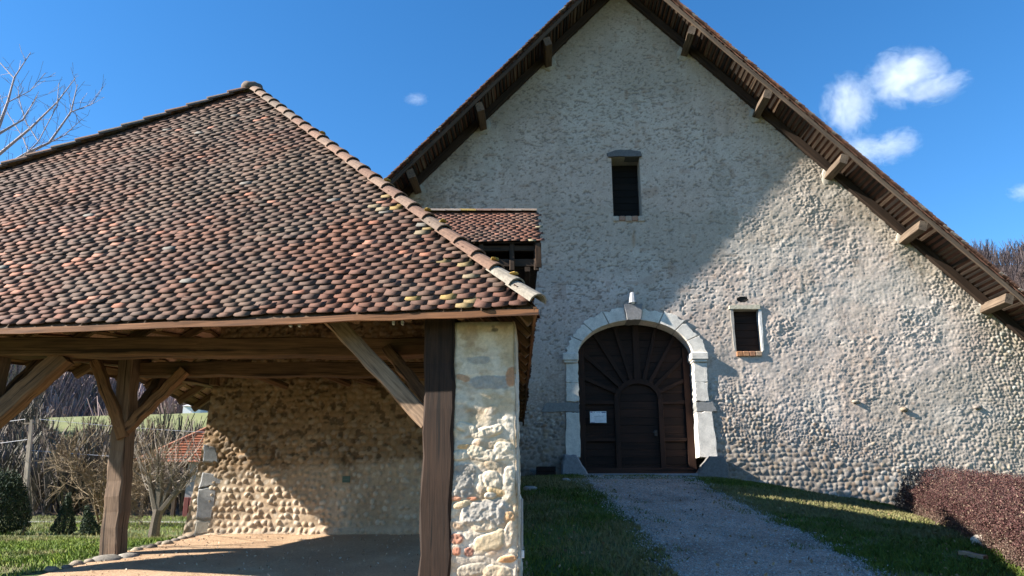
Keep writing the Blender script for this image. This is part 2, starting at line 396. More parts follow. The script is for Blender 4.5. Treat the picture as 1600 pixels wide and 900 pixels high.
# openings (along, height) read off the wall plane
dl, dr = G(903, 600)[0], G(1086, 600)[0]; d_bot = G(1000, 742)[1]; d_spr = G(990, 556)[1]; d_top = G(990, 500)[1]
dc = (dl + dr) / 2; dhw = (dr - dl) / 2; drise = d_top - d_spr
tw = (G(955, 246)[0], G(999, 246)[0], G(975, 338)[1], G(975, 246)[1])       # tall window
sw_ = (G(1148, 520)[0], G(1188, 520)[0], G(1170, 549)[1], G(1168, 484)[1])  # small window
SURR = .33

us = np.arange(A_L, A_R + .001, .0235); vs_ = np.arange(-.9, 14.85, .0235)
def snap(arr, xs):
    arr = arr.copy()
    for x in xs: arr[np.argmin(abs(arr - x))] = x
    return arr
us = snap(us, [tw[0], tw[1], sw_[0], sw_[1]]); vs_ = snap(vs_, [tw[2], tw[3], sw_[2], sw_[3]])
U, V = np.meshgrid(us, vs_)
top_here = roofz(U) - ROOF_T
gb = np.interp(us, [w_[0] for w_ in _wb], [w_[1] for w_ in _wb])[None, :]
hb = V - gb                                                                  # height over the ground at the wall
big = fbm(U * .35, V * .35, 3, 4) - .5; med = fbm(U * 1.3, V * 1.3, 4, 4) - .5
right = sst(4.5, 6.5, U)
# how far the render covers the stones: 0 bare cobbles, 1 smooth render
cov_r = sst(.35, 2.9, hb + 2.2 * big + .9 * med)
cov_l = sst(.9, 3.2, hb + 1.8 * big + 1.0 * med)
cov = lerp(cov_l, cov_r, right)
far = sst(10.2, 12.2, U + 1.2 * big) * sst(8.0, 6.0, V + med * 2)
cov = np.clip(cov - .75 * far * sst(1, 3, hb), 0, 1)
edge = sst(1.1, .2, top_here - V)                                            # stones show again under the verge
cov = np.clip(cov - .35 * edge * sst(.45, .6, fbm(U * 2, V * 2, 8, 3)), 0, 1)
rough_zone = np.clip(sst(2.4, 5.5, U - .42 * (V - 4)) * sst(11, 8, V + 2 * big), 0, 1)  # coarser roughcast low on the right
thr_ = fbm(U * 9, V * 12, 31, 4) - .5
wu = .10 * (fbm(U * 1.6, V * 1.6, 91, 3) - .5) + .05 * (fbm(U * 6, V * 6, 94, 2) - .5); wv = .22 * (fbm(U * 1.1, V * 1.3, 92, 3) - .5) + .06 * (fbm(U * 5, V * 5, 95, 2) - .5)
dome, r1, r2 = cobbles(U + wu, V + wv + .04 * med, .105, .088, 21, 1.0, 1.9)
domeb, r1b, r2b = cobbles(U - wv, V + wu * 1.3, .07, .062, 25, .95, 1.9)
msk = vn(U * 3.1, V * 3.4, 93) > .56
domeg, r1g, r2g = cobbles(U + wu, V + wv, .145, .115, 28, 1.0, 1.7)
lowm = (hb + 1.0 * med + .5 * big) < .95
dome = np.where(msk, domeb * .7, dome); r1 = np.where(lowm, r1g, r1); r2 = np.where(lowm, r2g, r2); dome = np.where(lowm, domeg, dome)
msk = msk & ~lowm; r1 = np.where(msk, r1b, r1); r2 = np.where(msk, r2b, r2)
dome2, q1, q2 = cobbles(U + wu * 1.5, V + wv * 1.5 + .05 * thr_, .10, .052, 57, .95, 1.8)
thr = thr_; thr2 = fbm(U * 3.2, V * 4.5, 35, 4) - .5; fine = fbm(U * 16, V * 16, 33, 3) - .5
lump = 1 - np.abs(2 * fbm(U * 5.2 + .3 * V, V * 6.5, 37, 3) - 1)
expo = sst(.02, .32, dome - cov * 1.25 + .25 * thr)
h = lerp(.030, .019, lowm) * dome * (1 - .93 * cov)
q0 = fbm(U * 1.5, V * 1.5, 44, 3); flow = 1 - np.abs(2 * fbm(U * 6.5 + 3 * q0, V * 11 + 4 * q0, 45, 4) - 1)
patch = .30 + .70 * sst(.38, .60, fbm(U * 1.1, V * 1.3, 48, 3))
h = h + rough_zone * cov * patch * (.016 * dome2 * sst(.40, .65, fbm(U * .9, V * .9, 40, 3)) + .026 * thr + .020 * (flow - .7) + .012 * (lump - .7)) + .016 * thr2 * (.35 + rough_zone) + .006 * fine * (.4 + rough_zone)
h = h + .07 * big * .5 + .03 * med
pitn = fbm(U * 16, V * 28, 61, 3); pitrow = vn(U * .9, np.floor(V / .135) * 3.7, 62)
pit = sst(.645, .745, pitn + .10 * (pitrow - .5) + .22 * big + .03 * sst(5, 9, V)) * cov * (1 - .55 * rough_zone)
h = h - .022 * pit
# colours
mort = cmix((.47, .37, .305), (.53, .435, .372), sst(.35, .65, fbm(U * .5, V * .5, 71, 4)))
mort = cmix(mort, (.35, .29, .235), .5 * sst(.5, .7, fbm(U * 1.4, V * .5, 72, 4)))
mort = cmix(mort, (.37, .305, .215), .55 * edge)
mort = cmix(mort, (.36, .31, .25), .55 * sst(.50, .66, fbm(U * .28 + 3, V * .42, 73, 5)))
run = fbm(U * 2.6, V * .22, 74, 4); mort = cmix(mort, (.29, .245, .20), .6 * sst(.54, .70, run) * sst(3.2, .2, top_here - V))
mort = cmix(mort, (.56, .50, .44), .45 * sst(.56, .68, fbm(U * .7 + 9, V * .9, 75, 4)))
mort = mort * (1 + .18 * fine + .20 * thr)[..., None]
mort = cmix(mort, (.37, .315, .265), .45 * sst(7, 13, V) )
foot_tone = sst(.9, .0, hb + .7 * med); mort = cmix(mort, (.18, .165, .14), .5 * foot_tone)  # mortar darker towards the foot of the wall
stone = palette(r1, [(.40, .35, .29), (.25, .20, .155), (.48, .42, .35), (.20, .17, .145), (.38, .29, .20), (.27, .18, .12), (.54, .49, .43), (.25, .225, .21)]) * (.7 + .6 * r2)[..., None]
stone = cmix(stone, (.15, .115, .085), .62 * sst(2.2, .3, hb + 1.2 * big) * sst(10, 5, U)); stone = cmix(stone, (.27, .235, .19), .12 * lowm); gap = sst(.34, .08, dome) * sst(.75, .3, cov); mort = cmix(mort, (.20, .17, .14), .55 * gap)
stone_far = palette(r1, [(.48, .40, .29), (.42, .34, .24), (.50, .46, .38), (.40, .33, .27)]) * (.8 + .35 * r2)[..., None]
stone = cmix(stone, stone_far, far)
c = cmix(mort, stone, expo * (1 - .1 * right * (1 - far)))
c = cmix(c, (.19, .155, .125), .72 * pit)
c = cmix(c, palette(q1, [(.46, .41, .33), (.37, .33, .28), (.52, .48, .42), (.41, .34, .25)]), .35 * rough_zone * cov * sst(.2, .7, dome2))
# a few stray rust and dark stones in the render
spot = sst(.86, .9, vn(U * 4.2, V * 5.2, 77)) * cov; c = cmix(c, (.26, .15, .09), .30 * spot)
def box_mask(a0, a1, z0, z1, m=.001): return (U > a0 + m) & (U < a1 - m) & (V > z0 + m) & (V < z1 - m)
# openings
um = .25 * (U[:-1, :-1] + U[1:, :-1] + U[:-1, 1:] + U[1:, 1:]); vm = .25 * (V[:-1, :-1] + V[1:, :-1] + V[:-1, 1:] + V[1:, 1:])
inel = np.where(vm < d_spr, np.abs(um - dc) < dhw + .12, ((um - dc) / (dhw + .12)) ** 2 + ((vm - d_spr) / (drise + .12)) ** 2 < 1) & (vm > d_bot - .35)
inw = ((um > tw[0]) & (um < tw[1]) & (vm > tw[2]) & (vm < tw[3])) | ((um > sw_[0]) & (um < sw_[1]) & (vm > sw_[2]) & (vm < sw_[3]))
hole_a, hole_z = G(1160, 468)
inh = ((um - hole_a) / .15) ** 2 + ((vm - hole_z) / .085) ** 2 < 1
keep = (vm < roofz(um) - ROOF_T + .1) & ~inel & ~inw & ~inh
for (a0, a1, z0, z1) in (tw, sw_):                                           # flat margin at the windows
    dd = np.maximum(np.maximum(a0 - U, U - a1), np.maximum(z0 - V, V - z1)); h = h * sst(-.02, .22, dd)
dd = np.where(V < d_spr, np.abs(U - dc) - dhw, (np.sqrt(((U - dc) / dhw) ** 2 + (np.maximum(V - d_spr, 0) / drise) ** 2) - 1) * drise)
h = np.where(dd < .5, np.minimum(h, .01 + np.clip(dd - .3, 0, 1) * .2), h)
# rust stain under the tall window, brick patches
sa, sz = G(990, 372); st = np.exp(-((U - sa) / .05) ** 2) * sst(.45, 0, np.abs(V - sz)); c = cmix(c, (.30, .17, .08), .6 * st * sst(.35, .6, vn(U * 20, V * 8, 5)))
Vw = np.stack([U, -h, V], -1).reshape(-1, 3); cc = np.clip(c, .02, .9).reshape(-1, 3)
fc = grid_faces(len(us), len(vs_), keep)
used = np.zeros(len(Vw), bool); used[fc.ravel()] = True; idx = np.cumsum(used) - 1
wall = mesh_np("wall", Vw[used], [idx[fc]], M_WALL, barn, col=cc[used], smooth=True)
tag(wall, "rendered cobble gable wall, bare cobbles along its foot")
# side and back walls, floor of the loft (plain: out of view)
mb = MB(); BK = 34
zl, zr = roofz(A_L) - ROOF_T, roofz(A_R) - ROOF_T
mb.quad((A_L, 0, -1.5), (A_L, BK, -1.5), (A_L, BK, zl), (A_L, 0, zl), (.38, .34, .28)); mb.quad((A_R, BK, -1.5), (A_R, 0, -1.5), (A_R, 0, zr), (A_R, BK, zr), (.38, .34, .28))
mb.poly([(A_R, BK, -1.5), (A_R, BK, zr), (RIDGE_A, BK, RIDGE_Z - ROOF_T), (A_L, BK, zl), (A_L, BK, -1.5)], (.38, .34, .28))
mb.build("wall", M_WALL, barn)

# roof
OV = 1.25
def side(sgn):                             # one slope: tiles near the verge, plain course sheet behind
    L = (A_R - RIDGE_A + .5) if sgn > 0 else (RIDGE_A - A_L + .5)
    ln = L * math.hypot(1, SLOPE); ex = np.array([sgn, 0, -SLOPE]) / math.hypot(1, SLOPE); nn = np.array([sgn * SLOPE, 0, 1]) / math.hypot(1, SLOPE)
    R0 = np.array([RIDGE_A, 0, RIDGE_Z]); ey = np.array([0, 1., 0])
    mb = MB(); a = R0 - nn * .06
    mb.quad(a + ey * (-OV + .05), a + ex * ln + ey * (-OV + .05), a + ex * ln + ey * (BK + .6), a + ey * (BK + .6), (.17, .085, .06))
    rows = int(ln / .115)
    for r in range(rows):
        for k in range(4):
            t = (r + 1) * .115 + random.uniform(-.012, .012); y = -OV + .0 + k * .18 + (.09 if r % 2 else 0) * (k > 0) + random.uniform(-.01, .01); wd = .17 if (k > 0 or r % 2) else .24
            g = random.random(); cl = (.13, .07, .05) if g < .6 else ((.24, .115, .075) if g < .85 else (.26, .22, .19))
            p = R0 + ex * t + ey * y; up = .030 + random.uniform(-.006, .01)
            q = [p - ex * .17 + nn * .0, p - ex * .17 + ey * wd, p + ey * wd + nn * up, p + nn * up]
            lo = [x - nn * .022 for x in q]
            mb.add(q + lo, [(0, 1, 2, 3), (7, 6, 5, 4), (3, 2, 6, 7), (0, 3, 7, 4), (1, 5, 6, 2), (0, 4, 5, 1)], cl)
    mb.build("roof_tiles", M_TILE, barn)
    # battens seen from below
    mb = MB(); b0 = R0 - nn * .085
    for k in range(int(ln / .15)):
        p = b0 + ex * (.1 + k * .15 + random.uniform(-.015, .015)); yb = -OV + .05 + random.uniform(0, .05)
        g = random.choice([.12, .16, .22, .3, .4, .55, .9])
        mb.beam(p + ey * yb, p + ey * .5, .06 + random.uniform(0, .03), .03, nn, (g, g, g), .003, 2, .05)
    mb.build("battens", M_WOOD, barn)
    for y, wd, hh, nm, mt in ((-OV + .10, .055, .10, "barge_board", M_WOODGREY if sgn > 0 else M_WOOD), (-.10, .13, .2, "rafter", M_WOOD)):
        mb = MB(); c0 = R0 + ey * y - nn * (.105 + hh / 2); mb.beam(c0 + ex * -.03, c0 + ex * ln, wd, hh, nn, (.5, .47, .45) if nm == 'barge_board' else (.28, .25, .24), .006, 18, .08); mb.build(nm, mt, barn)
    return ex, nn, R0
side(1); side(-1)
# purlin ends under the verges
for px, py in ((1075, 52), (1190, 152), (1305, 247), (1425, 350), (1555, 460), (855, 57), (752, 162), (648, 262)):
    a, z = G(px, py, .6); s = 1 if a > RIDGE_A else -1
    zz = roofz(a) - .105 * 1.46 - .2 * 1.46 - .06
    mb = MB(); g = (.62, .58, .55) if s > 0 else (.9, .88, .85)
    ta = math.atan(SLOPE) * -s
    mb.beam((a, -OV + .10, zz), (a, .3, zz), .20, .25, (math.sin(-ta) * .0 + s * .35, 0, 1), g, .008, 4, .10)
    mb.build("purlin_end", M_WOODGREY if s > 0 else M_WOOD, barn)
    # pale mortar round the purlin
    mb = MB(); mb.blob((a - s * .02, .0, zz - .02), (.22, .03, .24), (.40, .355, .29), 12, 6, .4, seed=int(px)); mb.build("mortar_collar", M_PAINT, barn, True)

# ---- door surround: white painted stones
def prism(mb, P, y0, y1, col, bev=.012):
    """polygon P in the wall plane extruded from y0 (front) to y1, front edge eased"""
    P = np.array(P, float); cen = P.mean(0); n = len(P)
    Pi = cen + (P - cen) * (1 - bev / max(.05, np.abs(P - cen).max()))
    V = [(p[0], y0, p[1]) for p in Pi] + [(p[0], y0 + bev, p[1]) for p in P] + [(p[0], y1, p[1]) for p in P]
    Fc = [tuple(range(n))]
    for k in range(2):
        for i in range(n): j = (i + 1) % n; Fc.append((k * n + j, k * n + i, k * n + n + i, k * n + n + j))
    mb.add(V, Fc, col)
def jitpoly(P, amt, n=5, seed=0):
    rr = random.Random(seed); out = []
    for i in range(len(P)):
        a, b = np.array(P[i]), np.array(P[(i + 1) % len(P)])
        for k in range(n): out.append(a + (b - a) * k / n + (np.array([rr.uniform(-amt, amt), rr.uniform(-amt, amt)]) if k else 0))
    return out
WHITE = (.70, .64, .56)
def arch_pt(t, off): return np.array([dc + (dhw + off) * math.cos(t), d_spr + (drise + off) * math.sin(t)])
cuts = [3, 24, 44, 64, 83, 97, 116, 137, 156, 177]
for i in range(9):
    t0, t1 = rad(cuts[i]), rad(cuts[i + 1]); key = i == 4
    ro = random.Random(i); oo = SURR * (1 + ro.uniform(-.12, .12))
    if key: oo = SURR * 1.28
    ts = np.linspace(t0 + .006, t1 - .006, 8)
    P = [arch_pt(t, oo + (0 if key else ro.uniform(-.055, .025))) for t in ts] + [arch_pt(t, -.015 if not key else -.03) for t in ts[::-1]]
    if key:
        kb, kt = G(977, 500)[0], G(1001, 500)[0]
        P = [(dc + .245, d_top + .41), (dc + .185, d_top - .03), (dc - .185, d_top - .03), (dc - .24, d_top + .40)]
        P = jitpoly(P, .012, 4, 5)
    mb = MB(); prism(mb, P, -.06 if not key else -.15, .50, WHITE if not key else (.23, .22, .215), .015)
    o_ = mb.build("keystone" if key else "arch_stone", M_PAINT if not key else M_STONE, barn)
    if key: tag(o_, "grey unpainted keystone")
for s, (x0p, x1p) in ((-1, (879, 904)), (1, (1080, 1107))):
    a0, a1 = sorted((G(x0p, 560, .1)[0], G(x1p, 560, .1)[0])); zt = G(1000, 553)[1]; zb = G(1000, 567)[1]
    mb = MB(); mb.box((a0, -.13, zb + .06), (a1, .40, zt + .02), WHITE, .02); mb.box((a0 + .03, -.10, zb), (a1 - .03, .405, zb + .058), WHITE, .015); mb.build("impost", M_PAINT, barn)
lz = [G(1000, y)[1] for y in (567, 598, 628, 644, 715)]
for s in (-1, 1):
    e = dl if s < 0 else dr
    for k in range(4):
        grey = k == 2; wd = (.30, .31, .30, .33)[k] if s < 0 else (.33, .32, .36, .37)[k]
        if grey: wd = 1.0 if s < 0 else .52
        w2 = wd + (0.0 if k < 3 else .02 + .05 * (s > 0)); zt, zb = lz[k] - .006, lz[k + 1] + .006
        P = [(e - s * .015, zb), (e + s * w2, zb), (e + s * (wd if not grey else wd * .8), zt), (e - s * .015, zt)]
        P = jitpoly(P, .018, 6, k + 7 * s)
        if s > 0: P = P[::-1]
        mb = MB(); prism(mb, P, -.055 if not grey else -.045, .50, WHITE if not grey else (.24, .235, .225), .012)
        mb.build("jamb_stone", M_PAINT if not grey else M_STONE, barn)
# threshold: the stone step is a thing of its own, below

# ---- the great door (thing > door > pieces)
DY = .52
door_mb = MB(); rr = random.Random(3); z = d_bot - .1
while z < d_top + .3:
    hgt = rr.uniform(.17, .23); g = rr.uniform(.7, 1.25)
    door_mb.beam((dl - .3, DY + .05, z + hgt / 2), (dr + .3, DY + .05, z + hgt / 2), hgt - .005, .05, (0, -1, 0), (g, g * .98, g * .96), .002, 6, .05); z += hgt
door = door_mb.build("door", M_DARKWOOD, barn); tag(door, "dark brown arched double door with a small arched wicket")
wc = dc + .02; wl, wr = G(969, 650, -.3)[0], G(1031, 650, -.3)[0]; wc = (wl + wr) / 2; whw = (wr - wl) / 2; wz = G(1000, 622, -.3)[1]
mb = MB()
for s in (-1, 1): mb.beam((wc + s * (whw + .06), DY - .01, d_bot), (wc + s * (whw + .06), DY - .01, wz), .13, .09, (0, -1, 0), (1.2,) * 3, .003, 6)
pts = [(wc + (whw + .06) * math.cos(t), DY - .01, wz + (whw * .8 + .06) * math.sin(t)) for t in np.linspace(math.pi, 0, 13)]
for a, b in zip(pts[:-1], pts[1:]): mb.beam(a, b, .13, .09, (0, -1, 0), (1.2,) * 3, .001, 1, .1)
mb.build("wicket_frame", M_DARKWOOD, door)
mb = MB(); mb.beam((wc - .02, DY - .005, d_bot), (wc - .02, DY - .005, wz), .06, .06, (0, -1, 0), (.9,) * 3, .002, 4) if False else None
for k, t in enumerate(np.radians([22, 41, 58, 74, 90, 106, 122, 139, 158])):
    p0 = (wc + (whw + .1) * math.cos(t), DY - .005, wz + (whw * .8 + .1) * math.sin(t))
    q = np.array([math.cos(t), math.sin(t)]); r = 1.0
    while ((wc + q[0] * r - dc) / dhw) ** 2 + (max(wz + q[1] * r - d_spr, 0) / drise) ** 2 < 1 and r < 4: r += .03
    p1 = (wc + q[0] * r, DY - .005, wz + q[1] * r)
    rb = MB(); rb.beam(p0, p1, .10 if k != 4 else .17, .07, (0, -1, 0), (1.15,) * 3, .003, 5); rb.build("radiating_rib", M_DARKWOOD, door)
for s in (-1, 1):
    e = dl if s < 0 else dr
    for zz, hh in ((G(1000, 627, -.3)[1], .10), (G(1000, 686, -.3)[1], .09)):
        rb = MB(); rb.beam((wc + s * (whw + .13), DY - .005, zz), (e, DY - .005, zz), hh, .075, (0, -1, 0), (1.3,) * 3, .003, 4); rb.build("rail", M_DARKWOOD, door)
    rb = MB(); rb.beam((e - s * .10, DY - .02, d_bot), (e - s * .10, DY - .02, d_spr + .3), .2, .1, (0, -1, 0), (1.6, 1.4, 1.2) if s > 0 else (1,) * 3, .004, 8); rb.build("door_post", M_DARKWOOD, door)  # right post coloured lighter and warmer for the sun striking it
rb = MB(); rb.beam((dl, DY - .03, d_bot + .09), (dr, DY - .03, d_bot + .09), .2, .10, (0, -1, 0), (1.9, 1.9, 2.0), .004, 8); rb.build("bottom_rail", M_DARKWOOD, door)
rb = MB(); rb.box((wc + whw - .14, DY - .035, d_bot + 1.0), (wc + whw - .06, DY - .005, d_bot + 1.16), (.03, .03, .03), .006); rb.tube([(wc + whw - .10, DY - .03, d_bot + 1.10), (wc + whw - .10, DY - .08, d_bot + 1.10), (wc + whw - .18, DY - .08, d_bot + 1.10)], [.012] * 3, 6, (.05, .05, .05)); rb.build("door_handle", M_PLAIN, door)

M_LOFT_DARK = m_wood('loft_shade_boards', (.004, .003, .0025), (.012, .008, .006))  # near-black boards stand for the shade inside the tall loft opening
# ---- windows
def window(rect, depth, board_mat, label, pieces):
    a0, a1, z0, z1 = rect; mb = MB(); rc = (.36, .32, .27)
    for q in (((a0, 0, z0), (a0, depth, z0), (a0, depth, z1), (a0, 0, z1)), ((a1, depth, z0), (a1, 0, z0), (a1, 0, z1), (a1, depth, z1)),
              ((a0, depth, z0), (a0, 0, z0), (a1, 0, z0), (a1, depth, z0)), ((a0, 0, z1), (a0, depth, z1), (a1, depth, z1), (a1, 0, z1))): mb.quad(*q, rc)
    wn = mb.build("window", M_WALL, barn); tag(wn, label)
    mb = MB(); z = z0
    k = 0
    while z < z1:
        hh = min(.2, z1 - z + .01); g = random.uniform(.6, 1.2); mb.beam((a0 - .01, depth - .03, z + hh / 2), (a1 + .01, depth - .03, z + hh / 2), hh - .008, .04, (0, -1, 0), (g,) * 3, .002, 2); z += .2
    mb.build("shutter", board_mat, wn)
    return wn
wn = window(tw, .6, M_LOFT_DARK, "tall dark loft opening high in the gable", None)
mb = MB(); P = jitpoly([(tw[0] - .09, tw[3] + .0), (tw[1] + .06, tw[3]), (tw[1] + .04, tw[3] + .15), (tw[1] - .25, tw[3] + .21), (tw[0] + .1, tw[3] + .2), (tw[0] - .12, tw[3] + .12)], .012, 3, 2)
prism(mb, P, -.07, .3, (.115, .115, .12), .02); mb.build("lintel", M_STONE, wn)
mb = MB()
for k in range(5):
    x = tw[0] + .06 + k * .175; mb.box((x - .08, -.035, tw[2] - .15 + random.uniform(-.02, .02)), (x + .085, .2, tw[2] + .004), random.choice([(.33, .19, .13), (.38, .28, .21), (.42, .36, .3)]), .015)
mb.build("sill", M_STONE, wn)
wn = window(sw_, .26, M_DARKWOOD, "small shuttered window right of the great door", None)
mb = MB()
for s, x in ((-1, sw_[0]), (1, sw_[1])):
    P = jitpoly([(x, sw_[2] - .02), (x + s * .05, sw_[2] + .02), (x + s * .075, sw_[3]), (x, sw_[3] + .02)], .01, 4, 12 + s)
    mb = MB(); prism(mb, P if s < 0 else P[::-1], -.03, .24, (.60, .58, .55) if s > 0 else (.30, .28, .25), .01); mb.build("jamb", M_PAINT, wn)  # right jamb coloured bright for the sun on it, left one dark
mb = MB(); P = jitpoly([(sw_[0] - .12, sw_[3] + .012), (sw_[1] + .06, sw_[3] + .012), (sw_[1] + .05, sw_[3] + .13), (sw_[0] - .1, sw_[3] + .11)], .012, 4, 3); prism(mb, P, -.05, .25, (.50, .45, .34), .015); mb.build("lintel", M_STONE, wn)
mb = MB()
for k in range(4):
    x = sw_[0] + .08 + k * .165; mb.box((x - .078, -.05, sw_[2] - .13 - random.uniform(0, .02)), (x + .078, .22, sw_[2] - .004), [(.36, .17, .08), (.40, .20, .10), (.33, .16, .09), (.36, .25, .17)][k], .012)
mb.build("sill", M_STONE, wn)
# the small putlog hole above it: a near-black plug paints its inner shade
mb = MB(); mb.box((hole_a - .2, .02, hole_z - .12), (hole_a + .2, .4, hole_z + .12), (.03, .025, .02)); mb.f = [f for f in mb.f if True]; mb.build("putlog_hole_shade", M_STONE, barn)
# rough stones that stand out of the render on the right and throw long shadows
for px, py, r_ in ((1412, 640, .07), (1337, 628, .06), (1527, 637, .065)):
    a, z = G(px, py); mb = MB(); mb.blob((a, -.02, z), (r_ * 1.5, r_ * .9, r_ * .8), random.choice([(.30, .23, .16), (.36, .30, .23), (.24, .2, .17)]), 9, 6, .6, seed=px); mb.build("projecting_stone", M_STONE, barn, True)

# ------------------------------------------------------------------ the open shed
AL = rad(9.0); EX = np.array([-math.cos(AL), math.sin(AL), 0]); NH = np.array([math.sin(AL), math.cos(AL), 0])
PHI = rad(51); SL = NH * math.cos(PHI) + np.array([0, 0, math.sin(PHI)]); NF = np.cross(SL, EX); NF = NF if NF[2] > 0 else -NF
FR = atY(838, 478, 7.0)
shed = empty("open_shed", (-2.5, 9.8, gz(-2.5, 9.8)))
tag(shed, "open timber shed with mossy brown scalloped tile roof and stone pillar", "shed")
def on_front(px, py):                      # pixel -> (te, ts) in the front roof plane
    A = np.c_[EX, SL, -ray(px, py)]; s = np.linalg.solve(A, -FR); return s[0], s[1]
tea, tsa = on_front(395, 141); tel, tsl = on_front(-75, 291)
APEX = FR + EX * tea + SL * tsa; TOPL = FR + EX * tel + SL * tsl; EAVL = FR + EX * (tel + .3)
BR = np.array([FR[0] + .03, 17.4, FR[2]])  # back corner pushed out so the roof's shadow covers the door path
LE = [np.array(p) for p in ((-7.7, 8.5, FR[2] - .05), (-6.62, 10.4, FR[2] + .03), (-5.72, 11.7, FR[2] + .02), (-5.72, 14.1, FR[2] - .12))]
BL = np.array([-5.4, 17.2, FR[2]])

def tile_color(u, v, n, seed, lichen):
    """per-tile colours: fired browns, a scatter of new orange tiles, grey lichen and moss drifts"""
    r = RNG.random(n); b = .80 + .40 * RNG.random(n)
    big = fbm(u * .55, v * .55, seed, 4); b2 = fbm(u * .9 + 4, v * .9, seed + 9, 4); b3 = fbm(u * 2.1, v * 2.6, seed + 17, 3)
    base = cmix((.205, .084, .048), (.150, .073, .050), sst(.40, .60, b3 + .16 * (RNG.random(n) - .5)))
    red = sst(.56, .40, big); base = cmix(base, (.23, .085, .048), .6 * red * (.5 + .5 * RNG.random(n)))
    grey = sst(.47, .66, b2 + lichen + .10 * (RNG.random(n) - .5)); base = cmix(base, (.155, .115, .085), .6 * grey)
    moss = sst(.57, .72, big) * RNG.random(n); base = cmix(base, (.085, .068, .042), .4 * moss)
    base = base * b[:, None]
    org = r < (.012 + .16 * sst(.44, .30, big) * sst(.55, .42, b3) + .34 * sst(4.0, 6.5, u) * sst(2.9, 1.2, v) * sst(.50, .62, fbm(u * 1.7, v * 3.0, seed + 40, 3))); base[org] = palette(RNG.random(org.sum()), [(.46, .185, .11), (.40, .155, .09), (.50, .23, .15), (.36, .16, .105)])
    pale = (r > .994); base[pale] = (.25, .225, .195)
    return base * .54
def tiles(name, O, ex, sl, nn, te, ts, inside, seed, lichen, parent, spots=None, w=.176, gauge=.080):
    """round-ended plain tiles laid in courses on the plane O + ex*u + sl*v"""
    u0, u1 = te; rows = int(ts / gauge) + 1; uu, vv = [], []
    for r in range(rows):
        sh = (.5 if r % 2 else 0) + .25 * math.sin(r * 1.7) * .4
        x = np.arange(u0, u1, w) + sh * w + .02 * (RNG.random() - .5); uu.append(x + RNG.normal(0, .006, len(x))); vv.append(np.full(len(x), r * gauge) + RNG.normal(0, .007, len(x)) - (RNG.random(len(x)) < .015) * .03 + .045 * (fbm(x * .8, np.full(len(x), r * .2), seed, 3) - .5) * 2)
    u = np.concatenate(uu); v = np.concatenate(vv); k = inside(u, v); u, v = u[k], v[k]; n = len(u)
    a = w / 2 - .0015
    arc = [(a * x, .024 * abs(x) ** 3.0) for x in np.linspace(1, -1, 9)]
    out = [(a, .165), *arc, (-a, .165)]; out = np.array(out); m = len(out)
    rot = RNG.normal(0, .045, n) + (RNG.random(n) < .02) * RNG.normal(0, .15, n); lift = .010 + np.abs(RNG.normal(0, .006, n)); tilt = RNG.normal(0, .025, n); sc = 1 + RNG.normal(0, .03, n)
    sag = .05 * (fbm(u * .45, v * .45, seed + 3, 3) - .5)
    cr, sr = np.cos(rot)[:, None], np.sin(rot)[:, None]; ox, oy = out[None, :, 0] * sc[:, None], out[None, :, 1]
    lx, ly = ox * cr - oy * sr, ox * sr + oy * cr
    hgt = lift[:, None] * (1 - np.clip(oy, 0, .165) / .165) + .004 + tilt[:, None] * ox + sag[:, None] + .002 * (1 - (ox / a) ** 2)
    def W(hh): return O + ex * (u[:, None] + lx)[..., None] + sl * (v[:, None] + ly)[..., None] + nn * hh[..., None]
    Vt, Vb = W(hgt), W(hgt - .009)
    V = np.concatenate([Vt, Vb], 1).reshape(-1, 3); base = (np.arange(n) * 2 * m)[:, None]
    top = base + np.arange(m)[None, :]
    i = np.arange(m); j = (i + 1) % m
    q = np.stack([j, i, i + m, j + m], -1); rim = (base[:, None] + q[None]).reshape(-1, 4)
    if np.dot(np.cross(ex, sl), nn) < 0: top = top[:, ::-1]; rim = rim[:, ::-1]
    C = tile_color(u, v, n, seed, lichen(u, v))
    if spots is not None: C = spots(u, v, C)
    Cv = np.repeat(C[:, None, :], 2 * m, 1); Cv[:, :m] *= (1 + .07 * RNG.normal(0, 1, (n, m, 1))).clip(.6, 1.5); Cv[:, m:] *= .75
    return mesh_np(name, V, [top, rim], M_TILE, parent, col=np.clip(Cv.reshape(-1, 3), .01, .9))
def in_front(u, v):
    left = np.interp(v, [0, tsl, tsa], [tel + .3, tel, tea]); return (u > tea * v / tsa + .06) & (u < left - .04) & (v < tsa - .1)
def front_spots(u, v, C):
    y = (np.abs(u - (tea * v / tsa) - .2) < .22) & (RNG.random(len(u)) < .16) & (v < 2.6) | ((v < .2) & (u < 1.3) & (RNG.random(len(u)) < .22))
    C[y] = palette(RNG.random(y.sum()), [(.24, .155, .05), (.22, .155, .07), (.19, .145, .09)]); return C
tiles("front_roof_tiles", FR, EX, SL, NF, (0, tel + .4), tsa, in_front, 5, lambda u, v: .11 * sst(5.0, 1.5, u) * sst(4.5, 1.0, v) + .10 * sst(2.2, .0, np.abs(u - 3.6)) - .03, shed, front_spots)
# right-hand slope
ER = BR - FR; ER /= np.linalg.norm(ER); q = APEX - FR; SR = q - ER * q.dot(ER); lr = np.linalg.norm(SR); SR /= lr; NR = np.cross(ER, SR); ua = q.dot(ER); LR = np.linalg.norm(BR - FR)
def in_right(u, v): return (u > ua * v / lr + .05) & (u < LR - (LR - ua) * v / lr - .05) & (v < lr - .1)
tiles("side_roof_tiles", FR, ER, SR, NR, (0, LR), lr, in_right, 8, lambda u, v: .05 * sst(3, 0, u), shed)
